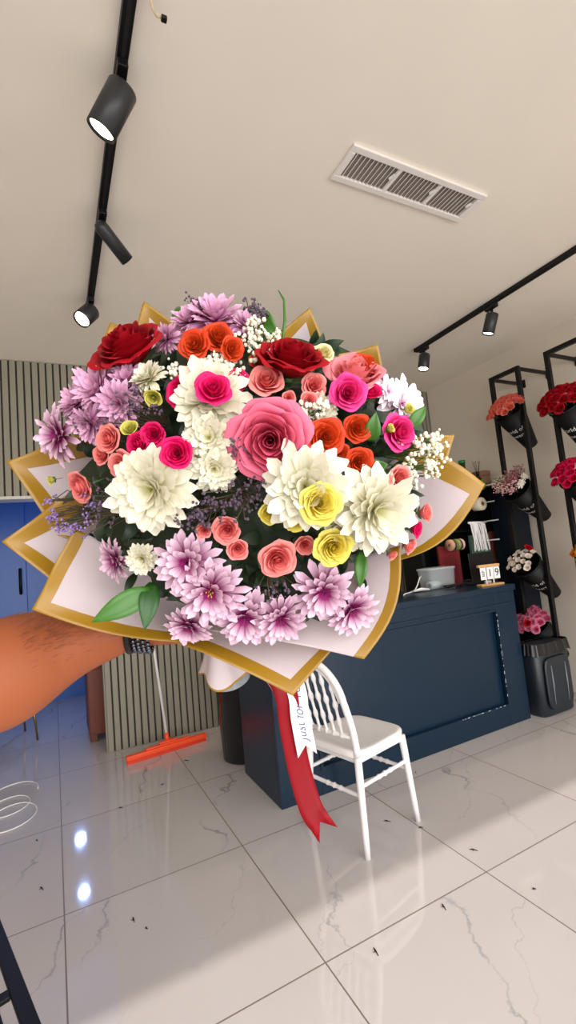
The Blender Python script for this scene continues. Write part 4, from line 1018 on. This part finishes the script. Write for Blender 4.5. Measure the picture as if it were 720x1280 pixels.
# a closed bed of foliage the blooms sit in
fo.grid(lambda u, v: P(315+224*v*math.cos(u*2*PI), 590+180*v*math.sin(u*2*PI), .44+.075*v*v+.004*math.sin(u*40)*math.sin(v*30)), 64, 16)
tag(bq(fo, 'foliage', M_leafd), kind='stuff')
def spray(px, py, n, wpx, hpx, m, rad, label, seed, base=None, stem_c=None, dz=.0):
    rnd = random.Random(seed); mb = MB(); d0 = dome(px, py)-.004+dz
    bx, by = base if base else (px+(315-px)*.25, py+(600-py)*.25)
    B0 = P(bx, by, d0+.025)
    for i in range(n):
        x = px + rnd.gauss(0, .45)*wpx*.5; y = py + rnd.gauss(0, .45)*hpx*.5; p = P(x, y, d0 + rnd.uniform(-.014, .01))
        mb.tube([B0, B0.lerp(p, rnd.uniform(.3, .6)) + (RX*rnd.gauss(0, 1)+RD*rnd.gauss(0, 1))*.0035, p], .00045, 4, 1, caps=False)
        for q in range(rnd.randint(2, 4)): mb.ball(p + Vector((rnd.gauss(0, 1), rnd.gauss(0, 1), rnd.gauss(0, 1)))*rad*1.1, rad*rnd.uniform(.6, 1.2), 5, 0)
    bq(mb, 'filler_sprig', [m, stem_c or M_stem], label)
M_gyp = mat('gypsophila', (244, 238, 214), rough=.8); M_sta = mat('statice', (140, 112, 170), rough=.85, var=.2, scale=60); M_stad = mat('statice_dark', (92, 74, 92), rough=.9, var=.3, scale=60)
for i, a in enumerate(((322, 425, 34, 60, 40), (285, 452, 22, 50, 26), (316, 408, 12, 26, 30), (270, 462, 12, 40, 20), (378, 514, 20, 40, 24), (217, 462, 8, 20, 16), (528, 560, 30, 46, 44), (540, 585, 16, 26, 40), (515, 585, 16, 24, 40), (400, 508, 12, 30, 16), (545, 560, 10, 24, 30))):
    spray(*a, M_gyp, .0021, "white baby's breath sprig", 300+i)
for i, a in enumerate(((66, 646, 14, 30, 20, (112, 636)), (92, 662, 13, 34, 18, (140, 640)), (58, 625, 7, 20, 16, (100, 622)), (112, 640, 10, 46, 36, (170, 620)), (74, 660, 6, 20, 16, (120, 650)))):
    spray(*a[:5], M_sta, .0013, 'violet statice sprig', 340+i, base=a[5], stem_c=M_twig, dz=-.01)
for i, a in enumerate(((175, 508, 40, 70, 50), (240, 645, 30, 60, 40), (262, 638, 20, 50, 40), (315, 386, 16, 24, 30), (246, 380, 16, 30, 24), (328, 392, 10, 20, 24), (300, 560, 20, 34, 50), (300, 620, 40, 90, 50), (345, 740, 12, 60, 30), (130, 640, 24, 60, 60), (110, 520, 12, 40, 40))):
    spray(*a, M_stad, .0014, 'dusky statice sprig', 360+i, stem_c=M_twig)

# --- ribbons tied at the grip, hanging straight down and blown a little
M_satin = mat('red_satin', (128, 0, 14), rough=.5, spec=.2, var=.06, scale=8); M_wr = mat('white_ribbon', (236, 232, 238), rough=.5, var=.02)
def ribbon(path, wv, name, m, notch, label, n=30):
    path = [P(*p) for p in path]; cp_ = crom([(p, 0) for p in path], 8); k = len(cp_)-1; mb = MB(); w = wv
    wv_ = [wv]*(k+1) if not isinstance(wv, (list, tuple)) else wv
    def wd(i): return (path[-1]-path[0]).cross(RF).normalized()
    sx = wd(0)
    if sx.dot(RX) < 0: sx = -sx
    vs = []; fs = []
    for i, (p, _) in enumerate(cp_):
        v = i/k
        for j in range(5):
            s = j/2-1; tl = (cp_[min(i+1, k)][0]-cp_[max(i-1, 0)][0]).normalized(); sd_ = tl.cross(RF).normalized(); sd_ = sd_ if sd_.dot(RX) > 0 else -sd_
            ext = notch*(abs(s)-.0) if i == k else 0
            vs.append(p + (sd_*math.cos(.3*math.sin(3*v)) + RF*math.sin(.5*math.sin(3*v)))*s*wv*.5 + tl*ext + RF*.0012*math.cos(s*2))
    for i in range(k):
        for j in range(4): fs.append((i*5+j, i*5+j+1, (i+1)*5+j+1, (i+1)*5+j))
    mb.add(vs, fs); o = bq(mb, name, m, label); o.modifiers.new('t', 'SOLIDIFY').thickness = .0004
    return cp_, o
ribbon([(310, 800, .575), (353, 855, .56), (363, 905, .56), (374, 960, .56), (388, 1008, .555), (400, 1028, .55)], .0275, 'red_ribbon', M_satin, .016, 'long red satin ribbon')
ribbon([(310, 800, .58), (352, 862, .575), (364, 900, .575), (371, 925, .575)], .02, 'plain_ribbon', M_wr, .004, 'white ribbon lying behind the red one')
cpw, ow = ribbon([(340, 800, .575), (369, 858, .565), (375, 895, .563), (382, 932, .56)], .0235, 'message_ribbon', M_wr, .012, 'white ribbon lettered Just for You')
vs, fs = text_mesh('Just for You', .0178, .35)
a0 = P(378.5, 925, .5635); a1 = P(368.2, 850, .5665); ex = (a1-a0).normalized(); ey = -(ex.cross(RF)).normalized()
if ey.dot(RX) > 0: ey = -ey
mid = a0.lerp(a1, .5)
MB().add([mid + ex*v.x*.84 + ey*v.y - RF*.0028 for v in vs], fs).build('lettering', mat('ink_slate', (84, 98, 120), rough=.6), ow, smooth=False)
